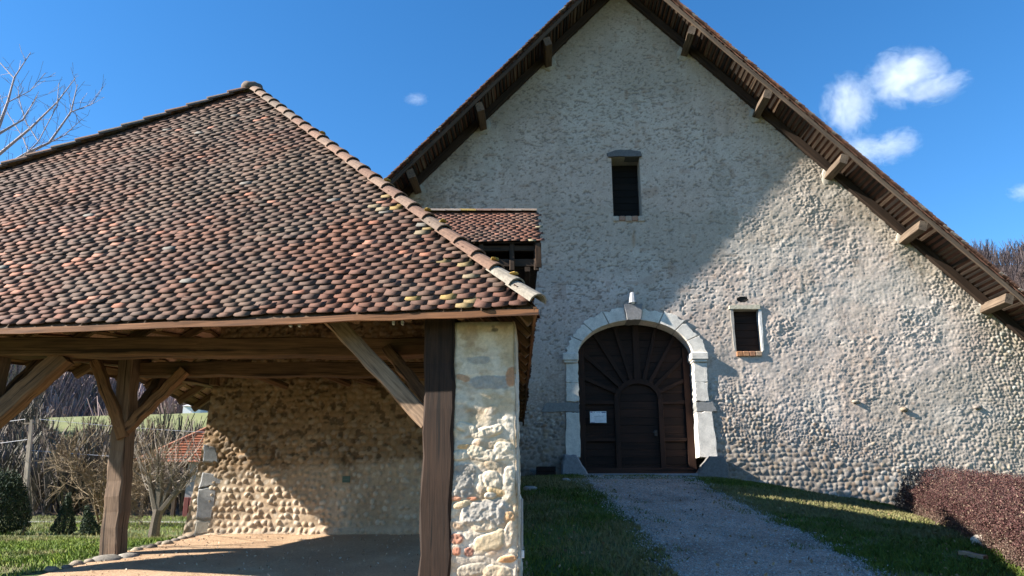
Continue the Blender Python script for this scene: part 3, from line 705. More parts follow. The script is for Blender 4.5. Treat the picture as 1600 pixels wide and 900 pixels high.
# boarding under the tiles (seen from inside) and the out-of-view slopes
def sheet(mb, pts, d=.035):
    mb.poly(pts, (.75, .7, .65))
mb = MB(); dn = -.03
sheet(mb, [FR + NF * dn, EAVL + NF * dn, TOPL + NF * dn, APEX + NF * dn]); sheet(mb, [FR + NR * dn, APEX + NR * dn, BR + NR * dn])
topline = [TOPL + (APEX - TOPL) * t for t in (0, .3, .62, 1)]
sheet(mb, [EAVL, LE[0], TOPL])
for k in range(3): mb.quad(LE[k], LE[k + 1], topline[k + 1], topline[k], (.75, .7, .65))  # unseen closing sheets, added so no sun leaks in at the left
mb.poly([APEX, LE[3], BL], (.75, .7, .65)); mb.poly([APEX, BL, BR], (.75, .7, .65))
mb.build("roof_boarding", M_WOOD, shed)
# left lean of the roof over the eave: tile undersides, battens and rafters
def along(t):                              # point on the left eave, t in metres
    for a, b in zip(LE[:-1], LE[1:]):
        L = np.linalg.norm(b - a)
        if t <= L: return a + (b - a) * t / L
        t -= L
    return LE[-1] + (LE[-1] - LE[-2]) / np.linalg.norm(LE[-1] - LE[-2]) * t
LT = sum(np.linalg.norm(b - a) for a, b in zip(LE[:-1], LE[1:])); UPL = np.array([1.9, .25, 1.45]); UPL /= np.linalg.norm(UPL)
LEN = [.75, 1.6, 1.75, 1.75]; inner = [p + UPL * q_ for p, q_ in zip(LE, LEN)]; mb = MB()
for k in range(3): mb.quad(LE[k] + [0, 0, .09], LE[k + 1] + [0, 0, .09], inner[k + 1] + [0, 0, .09], inner[k] + [0, 0, .09], (.62, .36, .26))
mb.build("left_roof_tiles", M_TILE, shed)
mb = MB()
for k in range(9):
    fr_ = .02 + k * .115
    for a, b, la, lb in zip(LE[:-1], LE[1:], LEN[:-1], LEN[1:]): mb.beam(a + UPL * la * fr_ + [0, 0, .06], b + UPL * lb * fr_ + [0, 0, .06], .05 if k else .16, .03, np.cross(b - a, UPL), (1.5, 1.25, 1.0), .003, 3, .05)
mb.build("battens", M_WOOD, shed)
t = .35
while t < LT + .1:
    p = along(t); mb = MB(); mb.beam(p - UPL * .02 - [0, 0, .02], p + UPL * min(1.7, .72 + .42 * t) - [0, 0, .02], .10, .11, (0, 0, 1), (1.15, 1.0, .85), .012, 6); mb.build("rafter", M_WOOD, shed); t += .62
# eave board, rafters of the front and right slopes
mb = MB(); mb.beam(FR + NF * -.02 - SL * .01 + [0, 0, -.035] - EX * .02, EAVL + NF * -.02 - SL * .01 + [0, 0, -.02], .03, .06, (0, 0, 1), (1.5, 1.0, .68), .006, 26, .08); mb.build("eave_board", M_WOOD, shed)
for k in range(18):
    te = .22 + k * .53; t1 = min(tsa * te / tea if te < tea else lerp(tsa, tsl, (te - tea) / (tel - tea)), 4.2)
    if t1 < .5 or te > tel: continue
    p0 = FR + EX * te + SL * .02 - NF * .10; p1 = FR + EX * (te + random.uniform(-.12, .12)) + SL * t1 - NF * .11
    mb = MB(); mb.tube([p0, p0 * .6 + p1 * .4 - NF * random.uniform(0, .03), p1], [.055, .06, .05], 7, (1.1, .95, .85)); mb.build("rafter", M_WOOD, shed)
for k in range(16):
    s = .3 + k * .55; t1 = min(lr * s / ua if s < ua else lr * (LR - s) / (LR - ua), 3.0)
    if t1 < .4: continue
    p0 = FR + ER * s + SR * (-.04) - NR * .09; p1 = FR + ER * s + SR * t1 - NR * .09
    mb = MB(); mb.beam(p0, p1, .09, .10, NR, (1.0, .9, .8), .008, 4); mb.build("rafter", M_WOOD, shed)
mb = MB(); mb.beam(FR + NR * -.02 + [0, 0, -.035], BR + NR * -.02 + [0, 0, -.035], .03, .08, (0, 0, 1), (1.3, 1.0, .8), .006, 16); mb.build("eave_board", M_WOOD, shed)
# hip caps: half-round tiles up both hips
def cap(p0, p1, up, r0, r1, col, nm="hip_tile"):
    d = p1 - p0; d /= np.linalg.norm(d); sx = np.cross(d, up); sx /= np.linalg.norm(sx); uz = np.cross(sx, d); V = []; n = 9
    for (p, r) in ((p0, r0), (p0 * .5 + p1 * .5, (r0 + r1) / 2), (p1, r1)):
        for rr_ in (r, r - .017):
            for i in range(n):
                t = math.pi * (i / (n - 1)) ; V.append(p + sx * math.cos(t) * rr_ + uz * (math.sin(t) * rr_ * .85))
    Fc = []
    for k in range(2):
        o = k * 2 * n
        for i in range(n - 1): Fc += [(o + i, o + i + 1, o + 2 * n + i + 1, o + 2 * n + i), (o + n + i + 1, o + n + i, o + 3 * n + i, o + 3 * n + i + 1)]
        for i in (0, n - 1): Fc.append((o + i, o + n + i, o + 3 * n + i, o + 2 * n + i))
    for o in (0, 4 * n):
        for i in range(n - 1): Fc.append((o + i + 1, o + i, o + n + i, o + n + i + 1))
    c = np.array(col) * np.clip(RNG.normal(1, .10, (len(V), 1)), .7, 1.3)
    mb = MB(); mb.add(V, Fc, c); return mb.build(nm, M_TILE, shed)
for (A, B, nn, warm) in ((FR, APEX, NF + NR, True), (TOPL, APEX, NF + np.array([-.6, .5, .6]), False)):
    L = np.linalg.norm(B - A); d = (B - A) / L; nn = nn / np.linalg.norm(nn); nn = nn - d * nn.dot(d); nn /= np.linalg.norm(nn); st = .36; k = 0; s = -.0
    while s < L - .1:
        p0 = A + d * s + nn * .035; p1 = A + d * min(s + st + .07, L + .05) + nn * .012
        g = random.random()
        cl = ((.17, .098, .066), (.15, .085, .058), (.14, .10, .074), (.18, .118, .084))[int(g * 4)] if warm else ((.16, .09, .06), (.13, .095, .075), (.20, .105, .07), (.12, .09, .07))[int(g * 4)]
        if warm and (k in (0, 1)): cl = (.235, .205, .165)
        cap(p0, p1, nn, .108, .088, cl); 
        if warm and k in (1, 2, 5, 6, 9, 15):       # orange lichen crust
            mb = MB(); pc = p0 + d * .10 + nn * .095; mb.blob(pc, (.045, .06, .016), (.34, .22, .05), 8, 4, .4, seed=k); mb.build("lichen_patch", M_TILE, shed)
        s += st; k += 1
mb = MB(); mb.blob(APEX + np.array([-.02, 0, .045]), (.19, .15, .105), (.14, .105, .085), 12, 8, .2, seed=2); mb.build("apex_tile", M_TILE, shed, True)
# posts
def post(p0, p1, w_, name, mat, col=(1, 1, 1), parent=shed, w1=None, jit=.012): mb = MB(); mb.beam(p0, p1, w_, w_, EX, col, jit, 14, .12, w1=w1, h1=w1); return mb.build(name, mat, parent)
def at(px, py, Y): return atY(px, py, Y)
pz = 7.62
pA = at(693, 488, pz); pA_b = np.array([pA[0] + .008, pA[1] + .04, gz(pA[0], pA[1]) - .2]); PW = .305
o = post(pA_b, pA + [0, 0, .12], PW, "post", M_WOOD, (.22, .17, .155)); tag(o, "thick dark square oak post beside the pillar")
pB_b = at(176, 868, 9.9); pB = at(203, 560, 9.95)
o = post(pB_b - [0, 0, .05], pB + [0, 0, .1], .235, "post", M_WOODGREY, (.80, .68, .62), w1=.19); tag(o, "leaning weathered post at the left with two braces")
pC = at(-8, 556, 8.8); post(np.array([pC[0], pC[1], gz(pC[0], pC[1]) - .1]), pC + [0, 0, .1], .24, "post", M_WOOD, (.8, .75, .7))
# beams
zA = at(400, 543, 8.8)[2]
mb = MB(); mb.beam((-8.0, 8.82, zA + .0), (.10, 8.80, zA - .01), .24, .215, (0, 0, 1), (1.0, .85, .72), .012, 22, .10); mb.build("tie_beam", M_WOOD, shed)
zB = at(430, 577, 10.1)[2]
mb = MB(); mb.beam((-5.15, 10.1, zB), (.1, 10.1, zB - .02), .2, .185, (0, 0, 1), (.9, .78, .66), .012, 16, .10); mb.build("tie_beam", M_WOOD, shed)
mb = MB(); a = FR + EX * .35 + NH * .62; b = FR + EX * (tel - .2) + NH * .62; mb.beam((a[0], a[1], FR[2] + .35), (b[0], b[1], FR[2] + .35), .2, .2, (0, 0, 1), (.7, .6, .55), .01, 18); mb.build("wall_plate", M_WOOD, shed)
mb = MB(); mb.beam(at(20, 556, 9.0) + [0, 0, .05], at(230, 572, 11.0) + [0, 0, .05], .16, .16, (0, 0, 1), (1.1, .95, .8), .01, 8); mb.build("wall_plate", M_WOOD, shed)
mb = MB(); mb.beam(at(230, 578, 10.6), at(345, 600, 13.0), .16, .16, (0, 0, 1), (1.1, .95, .8), .01, 8); mb.build("wall_plate", M_WOOD, shed)
# braces
def brace(p0, p1, w_, h_, up, col, mat=M_WOOD, bow=0): mb = MB(); mb.beam(p0, p1, w_, h_, up, col, .012, 8, .16, bow=bow); return mb.build("brace", mat, shed)
brace(at(508, 487, 7.95), at(672, 662, 7.62), .17, .19, (0, -1, 0), (1.15, .98, .85), M_WOODGREY, .0)
brace(at(605, 545, 8.75), at(680, 640, 7.9), .12, .13, (0, -1, 0), (1.1, .9, .75))
brace(at(102, 557, 8.82), at(-25, 668, 8.75), .21, .20, (0, -1, 0), (1.35, 1.15, .95)); brace(at(76, 556, 9.4), at(-6, 640, 9.1), .15, .17, (0, -1, 0), (.75, .65, .55))
brace(at(149, 564, 9.7), at(193, 684, 9.82), .125, .125, (0, -1, 0), (1.35, 1.1, .85)); brace(at(290, 580, 9.95), at(196, 672, 9.85), .125, .13, (0, -1, 0), (1.5, 1.25, 1.0)); brace(at(258, 585, 11.2), at(206, 655, 10.1), .13, .13, (0, -1, 0), (.65, .58, .5))
mb = MB(); p = at(336, 592, 11.9); mb.beam(p - [0, 0, .1], p + [0, 0, .1], .12, .14, (0, -1, 0), (1.3, 1.1, .9), .006, 3); mb.build("wall_block", M_WOOD, shed)
# struts poking through over the rear beam
for (x0, y0, x1, y1, Y) in ((390, 582, 448, 604, 10.8), (505, 583, 545, 600, 11), (232, 545, 300, 560, 9.2), (556, 590, 590, 600, 11)): mb = MB(); mb.tube([at(x0, y0, Y), at(x1, y1, Y + .5)], [.06, .05], 7, (1.2, 1.0, .8)); mb.build("rafter", M_WOOD, shed)

# ---- the stone pillar at the front right corner
pf = 7.50; tl = at(709, 503, pf); trr = at(806, 503, pf + -.1); wP = abs(trr[0] - tl[0]) ; P0 = tl.copy(); ePx = np.array([math.cos(rad(2)), -math.sin(rad(2)), 0]); ePy = np.array([math.sin(rad(2)), math.cos(rad(2)), 0])
zt_ = tl[2]; zb_ = gz(0, 7.5) - .25; Hp = zt_ - zb_
def pillar():
    st = .0075; dep = .62; us = np.arange(0, wP + dep + 1e-6, st); vv = np.arange(0, Hp + .2, st); U, V = np.meshgrid(us, vv)   # V from the top down; last strip rolls over the top
    f = U < wP; x = np.where(f, U, wP); y = np.where(f, 0, U - wP)
    big = fbm(U * 4, V * 4, 3, 4) - .5; med = fbm(U * 11, V * 11, 5, 4) - .5; fin = fbm(U * 34, V * 34, 7, 3) - .5
    low = sst(.55, .95, V + .35 * big)
    h = .022 * big + .010 * med * (.5 + low) + .004 * fin
    c = cmix((.50, .42, .31), (.60, .55, .47), sst(.4, .6, fbm(U * 5, V * 5, 9, 4))); c = cmix(c, (.36, .27, .19), .6 * sst(.52, .68, fbm(U * 6, V * 9, 12, 4))); c = cmix(c, (.66, .64, .60), .5 * sst(.55, .7, fbm(U * 3 + 5, V * 4, 15, 4)))
    c = c * (1 + .25 * med + .2 * fin)[..., None]
    dome, r1, r2 = cobbles(U, V + .05 * big, .19, .105, 91); ex = sst(.25, .6, dome + .6 * med - .45) * low * sst(.35, .6, r2)
    h = h + .009 * dome * low * sst(.35, .6, r2) + .014 * (fbm(U * 8, V * 13, 19, 4) - .5) * low; pal = palette(r1, [(.62, .57, .47), (.56, .50, .40), (.50, .49, .46), (.60, .50, .36), (.64, .61, .56), (.50, .34, .22)])
    c = cmix(c, pal, .75 * ex)
    sx, sy = wP / 97.0, 1.0
    def S(px, py, rx, ry, hh, col, pw=3.0, rot=0, rough=1.0):
        nonlocal h, c
        cu = (px - 710 - (py - 503) * .022) * sx; cv = (P0[2] - atY(px, py, pf)[2]); ru = rx * sx; rv = ry * sx * 1.03
        du = U - cu; dv = V - cv; a = du * math.cos(rot) + dv * math.sin(rot); b = -du * math.sin(rot) + dv * math.cos(rot)
        d = (np.abs(a / ru) ** pw + np.abs(b / rv) ** pw) ** (1 / pw) + .55 * med + .30 * big; m = sst(1.0, .8, d) * f
        h = lerp(h, .27 * hh * np.sqrt(np.clip(1.15 - d * d, 0, 1)) + (.02 * med + .012 * fin) * rough + .004, m); cc = np.array(col) * (1 + .35 * med * rough + .25 * fin)[..., None]; c = cmix(c, cc, m * .92)
        rim = sst(.78, .95, d) * sst(1.2, 1.0, d) * f; h = h - .003 * rim
    GY = (.32, .31, .295)
    S(732, 752, 21, 31, .050, GY, 3.5, .1, 1.6); S(772, 712, 26, 9, .03, (.55, .5, .42)); S(775, 752, 13, 16, .055, (.54, .49, .41), 2.4, -.5); S(798, 757, 9, 27, .045, (.54, .50, .43), 2.5, .1); S(780, 768, 14, 5, .05, (.62, .45, .25), 2.4, .25); S(772, 774, 9, 5, .05, (.56, .52, .46), 2.2)
    S(764, 802, 40, 19, .042, (.36, .355, .345), 3.5, -.03, 1.5); S(725, 779, 9, 4, .04, (.50, .25, .16), 2.4); S(747, 779, 9, 3.5, .04, (.52, .24, .15), 2.4); S(733, 788, 16, 6, .04, (.60, .48, .32), 2.4, -.3)
    S(728, 842, 12, 9, .03, (.36, .17, .12), 2.5, 0, 1.6); S(729, 861, 8, 7, .03, (.42, .18, .12), 2.5, 0, 1.5); S(745, 862, 8, 7, .03, (.34, .16, .12), 2.5, 0, 1.5); S(774, 847, 26, 14, .055, (.58, .48, .33), 2.2, -.35, .5); S(797, 873, 15, 5, .045, (.60, .33, .16), 2.3, -.15); S(800, 808, 8, 9, .03, (.56, .36, .2), 2.4, 0, 1.4)
    S(800, 835, 7, 20, .04, (.60, .52, .42), 2.6, .2); S(750, 890, 22, 8, .035, (.46, .42, .35), 2.5, -.2); S(785, 893, 20, 9, .04, (.55, .47, .35), 2.5, .1); S(764, 823, 18, 8, .02, (.52, .45, .36), 2.6)
    S(728, 712, 16, 8, .035, (.6, .55, .46)); S(735, 698, 13, 4, .04, (.62, .40, .2), 2.4, .05); S(750, 705, 15, 9, .03, (.58, .52, .42), 2.5); S(772, 598, 38, 11, .002, (.33, .33, .33), 3.0, 0, 1.0); S(750, 563, 22, 7, .0, (.36, .36, .355), 2.6, 0, .8); S(800, 590, 8, 16, .0, (.40, .22, .13), 2.6); S(727, 590, 13, 6, -.004, (.42, .27, .18), 2.4, .3); S(775, 516, 7, 4, -.03, (.16, .14, .11), 2.2); S(772, 511, 4, 3, -.02, (.2, .17, .14), 2.2); S(765, 675, 26, 9, .05, (.58, .52, .43), 2.4, -.2, 1.5); S(735, 668, 18, 8, .035, (.60, .56, .48), 2.6, .3, 1.5); S(790, 700, 14, 10, .04, (.62, .58, .5), 2.5)
    # rounded corner and crumbling top
    roll = np.where(V < .05, (.05 - V) ** 2 * 8, 0); h = h - roll
    ed = np.minimum(np.abs(U - wP), U + .0); h = h - np.where(ed < .035, (.035 - ed) * .55, 0)
    lean = (V / Hp) * .045
    X = P0 + ePx * (x + np.where(f, 0, h) + lean * (x / wP))[..., None] + ePy * (y - np.where(f, h, 0))[..., None] + np.array([0, 0, -1.]) * V[..., None]
    X[..., 2] += .02 * (fbm(U * 6, U * 0, 4, 3) - .5) * (V < .08)
    c = np.clip(c * np.array([1.06, .98, .89]), .02, .85)
    o = mesh_np("stone_pillar", X.reshape(-1, 3), [grid_faces(len(us), len(vv))[:, ::-1]], M_WALL, shed, col=c.reshape(-1, 3), smooth=True)
    mb = MB(); A = P0 + ePx * .012 + ePy * .0; B = A + ePx * (wP - .03); D = A + ePy * dep; E = B + ePy * dep; dz = np.array([0, 0, -Hp])
    mb.quad(A + ePy * .02 - [0, 0, .02], B + ePy * .02 - [0, 0, .02], E - [0, 0, .02], D - [0, 0, .02], (.5, .43, .33)); mb.quad(A, D, D + dz, A + dz, (.5, .43, .33)); mb.quad(D, E, E + dz, D + dz, (.5, .43, .33))
    ob = mb.build("pillar_back", M_WALL, o)
    tag(o, "pale rubble stone pillar with lime plaster on its upper half")
pillar()
mb = MB(); p = atY(816, 866, 7.55); mb.box(p + [-.01, 0, -.035], p + [.018, .05, .035], (.75, .75, .76), .004); mb.box(p + [-.012, -.0, .04], p + [.01, .04, .5], (.3, .3, .3), .004)
o = mb.build("socket_box", M_PLAIN); tag(o, "tiny white socket box on the pillar's right edge near the ground", "socket")
# small fittings under the eave
for k, (px, py, lab) in enumerate(((622, 500, "small grey U-shaped bracket under the eave, right of the long brace"), (461, 503, "pale bracket under the eave between post braces, left of the long brace"))):
    p = atY(px, py, 7.55); mb = MB(); mb.box(p + [-.055, -.02, .03], p + [.055, .04, .055], (.5, .5, .5), .006)
    for s in (-1, 1): mb.box(p + [s * .045 - .012, -.02, -.05], p + [s * .045 + .012, .03, .032], (.5, .5, .5), .004)
    mb.box(p + [-.015, 0, .05], p + [.015, .03, .20], (.35, .34, .33))
    o = mb.build("bracket", M_PLAIN); tag(o, lab, "bracket")
# foot stones of the left post and edging stones of the earth floor
for i, (px, py, Y, rx, ry, rz, cl, lab) in enumerate(((168, 876, 9.55, .26, .16, .10, (.27, .25, .22), "large flat grey stone under the leaning post"), (200, 872, 9.7, .16, .16, .09, (.36, .33, .29), "pale rounded stone at the right of the post's foot"))):
    p = gpt(px, py); mb = MB(); mb.blob((p[0], p[1], p[2] - .01), (rx * .8, ry * .8, rz * .8), (cl[0] * .75, cl[1] * .72, cl[2] * .7), 10, 7, .2, seed=i); o = mb.build("foot_stone", M_STONE, None, True); tag(o, lab, "stone")
for i, (px, py, r_) in enumerate(((214, 862, .09), (226, 858, .07), (237, 857, .09), (250, 852, .08), (262, 851, .10), (274, 847, .08), (285, 844, .09), (296, 842, .10), (120, 884, .10), (104, 889, .07), (80, 893, .09), (140, 880, .08))):
    p = gpt(px, py); mb = MB(); mb.blob((p[0], p[1], p[2] + .015), (r_ * .85, r_ * .7, r_ * .45), random.choice([(.27, .22, .17), (.22, .18, .14), (.31, .26, .2), (.18, .15, .125)]), 8, 6, .28, seed=20 + i)
    o = mb.build("edging_stone", M_STONE, None, True); tag(o, "rounded stone in the row edging the earth floor, between the leaning post and the wall" if i < 8 else "low stone in the row edging the earth floor, left of the leaning post", "stone", "edging stones of the shed floor")

def rubble_face(name, P0, eu, w_, h_, nn, parent, seed, st=.03, base=(.36, .29, .21)):
    us = np.arange(0, w_ + st, st); vv = np.arange(0, h_ + st, st); U, V = np.meshgrid(us, vv); med = fbm(U * 3, V * 3, seed, 4) - .5; fin = fbm(U * 12, V * 12, seed + 4, 3) - .5
    d, a, b = cobbles(U + .06 * med, V + .05 * med, .15, .11, seed + 7, 1.0, 1.6); h = .035 * d + .04 * med + .01 * fin
    c = cmix(np.array(base) * (1 + .4 * med + .25 * fin)[..., None], palette(a, [(.40, .34, .26), (.30, .25, .19), (.46, .40, .32), (.24, .2, .16)]), .7 * sst(.1, .4, d))
    P = P0 + eu * U[..., None] + np.array([0, 0, 1.]) * V[..., None] + nn * (h * sst(0, .06, np.minimum(U, w_ - U)))[..., None]
    return mesh_np(name, P.reshape(-1, 3), [grid_faces(len(us), len(vv))], M_WALL, parent, col=np.clip(c, .02, .8).reshape(-1, 3), smooth=True)
# ------------------------------------------------------------------ rubble wall at the back of the shed
bw = empty("rubble_wall", (-2.4, 12.0, -.4)); tag(bw, "brown cobble wall at the back of the shed with grey corner stones", "wall")
TW = math.tan(rad(12))
def back_wall():
    YB = 12.0; st = .0145; us = np.arange(-4.95, -.05, st); vv = np.arange(-.75, 3.3, st); U, V = np.meshgrid(us, vv)
    big = fbm(U * .9, V * .9, 203, 4) - .5; med = fbm(U * 4, V * 4, 205, 4) - .5; fin = fbm(U * 16, V * 16, 207, 3) - .5
    bz = np.interp(U, [-4.8, -2.4, -.1], [-.46, -.37, -.25]); hb = V - bz
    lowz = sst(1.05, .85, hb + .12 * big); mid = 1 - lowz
    d1, a1, a2 = cobbles(U + .03 * med, V + .03 * med, .108, .098, 211, .74, 1.7); d2, b1, b2 = cobbles(U + .03 * med, V + .02 * med, .115, .085, 223, 1.0, 1.6)
    topf = sst(1.25, 1.6, hb); leftm = sst(-3.2, -4.2, U)
    h = lowz * (.032 * d1 * sst(.0, .3, a2) ) + mid * (.026 * d2 * (1 - .45 * topf)) + .03 * med + .010 * fin
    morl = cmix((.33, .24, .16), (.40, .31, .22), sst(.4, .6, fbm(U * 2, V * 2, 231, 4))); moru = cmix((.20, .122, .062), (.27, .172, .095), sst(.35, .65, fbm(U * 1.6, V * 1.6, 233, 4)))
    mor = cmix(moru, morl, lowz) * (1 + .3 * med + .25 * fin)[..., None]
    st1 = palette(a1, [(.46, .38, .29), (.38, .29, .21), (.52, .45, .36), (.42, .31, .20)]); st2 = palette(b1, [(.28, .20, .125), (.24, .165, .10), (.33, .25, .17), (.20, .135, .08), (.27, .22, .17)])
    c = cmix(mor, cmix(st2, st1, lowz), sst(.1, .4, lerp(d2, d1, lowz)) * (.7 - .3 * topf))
    pit = sst(.56, .68, fbm(U * 11, V * 15, 240, 3)) * mid; c = cmix(c, (.07, .042, .022), .75 * pit); h = h - .018 * pit
    dst = sst(.10, 0, hb + .1 * med); h = h + .05 * dst; c = cmix(c, (.42, .32, .23), dst * .8)
    # left edge leans out towards the foot
    xl = np.interp(V, [-.6, .5, 1.95, 3.3], [-4.95 + .02, -4.78, -4.66, -4.6]) + .03 * (fbm(V * 3, V * 0, 250, 3) - .5)
    t = (U - us[0]) / (us[-1] - us[0]); X = xl + t * (us[-1] - xl)
    P = np.stack([X, YB - h - TW * (X + 4.8), V], -1).reshape(-1, 3)
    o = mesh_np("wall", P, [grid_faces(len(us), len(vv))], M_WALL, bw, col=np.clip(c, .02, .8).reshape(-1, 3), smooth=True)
    mb = MB(); e = [(-4.92, -.6), (-4.77, .5), (-4.65, 1.95), (-4.6, 3.3)]
    for (xa, za), (xb, zb) in zip(e[:-1], e[1:]): mb.quad((xa, YB, za), (xb, YB, zb), (xb, YB + .55, zb), (xa, YB + .55, za), (.5, .44, .36))
    rubble_face('wall', np.array([-.07, YB - 1.02, -.7]), np.array([0, 1., 0]), 1.6, 4.0, np.array([1., 0, 0]), bw, 301); mb.poly([(-.06, YB + .55, -.6), (-4.92, YB + .55, -.6), (-4.77, YB + .55, .5), (-4.6, YB + .55, 3.3), (-.06, YB + .55, 3.3)], (.4, .33, .25))
    mb.build("wall_end", M_STONE, bw)
back_wall()
def quoin(pts, name="corner_stone", col=(.30, .295, .29), seed=0):
    P = [atY(px, py, 11.93)[[0, 2]] for px, py in pts]; P = jitpoly(P, .012, 5, seed)
    mb = MB(); prism(mb, P, 0, .5, col, .03); mb.v = [v + np.array([0, 11.915, 0]) for v in mb.v]
    mb.v = [v for v in mb.v]; return mb.build(name, M_STONE, bw)
quoin([(305, 812), (331, 812), (338, 772), (338, 757), (310, 764)], seed=1); quoin([(309, 763), (338, 756), (372, 755), (372, 742), (316, 738)], seed=2); quoin([(316, 722), (343, 724), (338, 700), (318, 694)], col=(.27, .275, .285), seed=3); quoin([(303, 836), (328, 834), (331, 814), (305, 813)], col=(.38, .33, .26), seed=4)
mb = MB(); p = atY(541, 749, 11.42); mb.box(p + [-.055, -.012, -.045], p + [.055, .012, .045], (.07, .11, .085), .004); mb.box(p + [-.04, -.0135, -.004], p + [.04, -.0122, .004], (.11, .15, .12))
o = mb.build("wall_plaque", M_PLAIN); tag(o, "small dark green plaque on the shed's back wall", "plaque")

# ------------------------------------------------------------------ roofed gallery between the shed and the barn
gal = empty("roofed_gallery", (-1.2, 15.6, 4.6)); tag(gal, "small tiled roof over a dark wooden gallery in front of the gable", "gallery")
gz0 = atY(760, 420, 15.0)[2]; gze = atY(760, 378, 14.85)[2]; gzt = atY(750, 333, 16.1)[2]; gx1 = atY(843, 400, 15.0)[0]; gx0 = -4.6
O_ = np.array([gx1 + .02, 14.85, gze]); sl = np.array([0, 16.1 - 14.85, gzt - gze]); gl = np.linalg.norm(sl); sl /= gl; exg = np.array([-1., 0, 0]); ng = np.cross(sl, exg)
def gspots(u, v, C):
    C[:] = cmix(C, (.16, .075, .052), .5 * RNG.random(len(u))); y = (u < .2) & (RNG.random(len(u)) < .14); C[y] = (.24, .20, .12); return C
tiles("roof_tiles", O_, exg, sl, ng, (0, gx1 - gx0), gl, lambda u, v: (v < gl - .03) & (u > .0), 31, lambda u, v: -.02 + 0 * u, gal, gspots, .17, .09)
mb = MB(); T = np.array([gx1, 16.1, gzt - .02]); mb.poly([O_ - ng * .03, O_ - ng * .03 + exg * (gx1 - gx0), T + exg * (gx1 - gx0), T], (.6, .5, .4)); mb.poly([T, T + exg * (gx1 - gx0), (gx0, 18.6, 4.95), (gx1, 18.6, 4.95)], (.2, .1, .07)); mb.poly([O_ - ng * .03 + [-.03, .1, 0], T + [-.03, 0, -.05], (gx1 - .03, 18.6, 4.93), (gx1 - .03, 18.6, gz0 + .1), (gx1 - .03, 15.0, gz0 + .1)], (.5, .42, .36)); mb.build("gallery_side", M_WOOD, gal)
for k in range(13):
    x = gx1 - .05 - k * .34; mb = MB(); cl = random.choice([(.22, .165, .125), (.19, .12, .09), (.24, .19, .155)]); p0 = np.array([x + .04, 16.1, gzt + .03]); p1 = p0 + np.array([-.37, 0, .012])
    d_ = []
    for (p, r) in ((p0, .085), (p1, .075)):
        for i in range(7): t = math.pi * i / 6; d_.append(p + np.array([0, -math.cos(t) * r, math.sin(t) * r * .8]))
    mb.add(d_, [(i, i + 1, i + 8, i + 7) for i in range(6)] + [tuple(range(7))], cl if k != 4 else (.28, .19, .06)); mb.build("ridge_tile", M_TILE, gal)
DK = (.42, .38, .36)
for z_, h_ in ((gz0 + .12, .16), (gze - .10, .12), (gz0 + .42, .06)):
    mb = MB(); mb.beam((gx0, 15.0, z_), (gx1 - .06, 15.0, z_), .10, h_, (0, 0, 1), DK, .006, 12); mb.build("rail", M_WOOD, gal)
for px in (838, 800, 752, 702): x = atY(px, 400, 15.0)[0]; mb = MB(); mb.beam((x, 14.96, gz0 - .05), (x, 14.96, gze), .10, .10, (0, 1, 0), DK, .004, 4); mb.build("upright", M_WOOD, gal)
mb = MB(); mb.beam((gx1 - .03, 14.86, gze - .02), (gx1 - .03, 14.9, gz0 - .0), .12, .06, (0, 1, 0), (.62, .52, .46), .008, 6); mb.build("corner_board", M_WOOD, gal)
mb = MB(); mb.box((gx0, 15.05, gz0 + .02), (gx1 - .06, 18.55, gz0 + .07), DK); mb.box((gx0, 16.2, gz0 + .08), (gx1 - .1, 16.26, gze + .4), (.3, .27, .25)); mb.build("floor", M_WOOD, gal)
for k in range(5): x = gx1 - .25 - k * .95; mb = MB(); mb.beam((x, 14.93, gz0 - .03), (x, 18.6, gz0 - .03), .11, .10, (0, 0, 1), DK, .004, 8); mb.build("joist", M_WOOD, gal)
mb = MB(); mb.box((-4.3, 16.6, -1.0), (-1.35, 19.75, gz0 - .1), (.36, .31, .25)); sb_ = mb.build("stone_base", M_WALL, gal); rubble_face("rubble_facing", np.array([-1.34, 16.58, -.6]), np.array([0, 1., 0]), 3.2, gz0 + .48, np.array([1., 0, 0]), sb_, 311); rubble_face("rubble_facing", np.array([-4.3, 16.59, -1.0]), np.array([1., 0, 0]), 2.97, gz0 + .88, np.array([0, -1., 0]), sb_, 321)

# ------------------------------------------------------------------ small things at the barn
def on_barn(name, mb, mat, label, cat, group=None, smooth=False):
    """a top-level thing modelled in the barn wall's frame"""
    o = mb.build(name, mat, None, smooth); o.location = NA * DG; o.rotation_euler = (0, 0, -YAW); tag(o, label, cat, group); return o
a, z = G(988, 466, .1)
lamp = empty("wall_lamp", NA * DG + EA * a + np.array([0, 0, z]), -YAW); tag(lamp, "small white outdoor lamp above the keystone of the door arch", "lamp")
mb = MB(); n = 10; V = []
for zz, r in ((.14, .062), (.13, .07), (.0, .09), (-.14, .11), (-.14, .095), (.0, .075), (.12, .05)):
    for i in range(n): t = 2 * math.pi * i / n; V.append((math.cos(t) * r, -.14 + math.sin(t) * r, zz))
mb.add(V, [(k * n + i, k * n + (i + 1) % n, k * n + n + (i + 1) % n, k * n + n + i) for k in range(6) for i in range(n)] + [tuple(range(n))], (.36, .37, .39)); mb.build("lamp_shade", M_PAINT, lamp)
mb = MB(); mb.blob((0, -.15, -.10), (.07, .07, .08), (.9, .9, .9), 12, 8, 0); mb.build("bulb", M_PLAIN, lamp, True)
mb = MB(); mb.tube([(0, -.14, .13), (0, -.12, .22), (0, 0, .23)], [.014] * 3, 6, (.3, .28, .26)); mb.box((-.05, -.03, .16), (.05, .0, .30), (.34, .26, .2), .006); mb.build("bracket", M_PLAIN, lamp)
a0, z0 = G(922, 661, -.25); a1, z1 = G(947, 643, -.25)
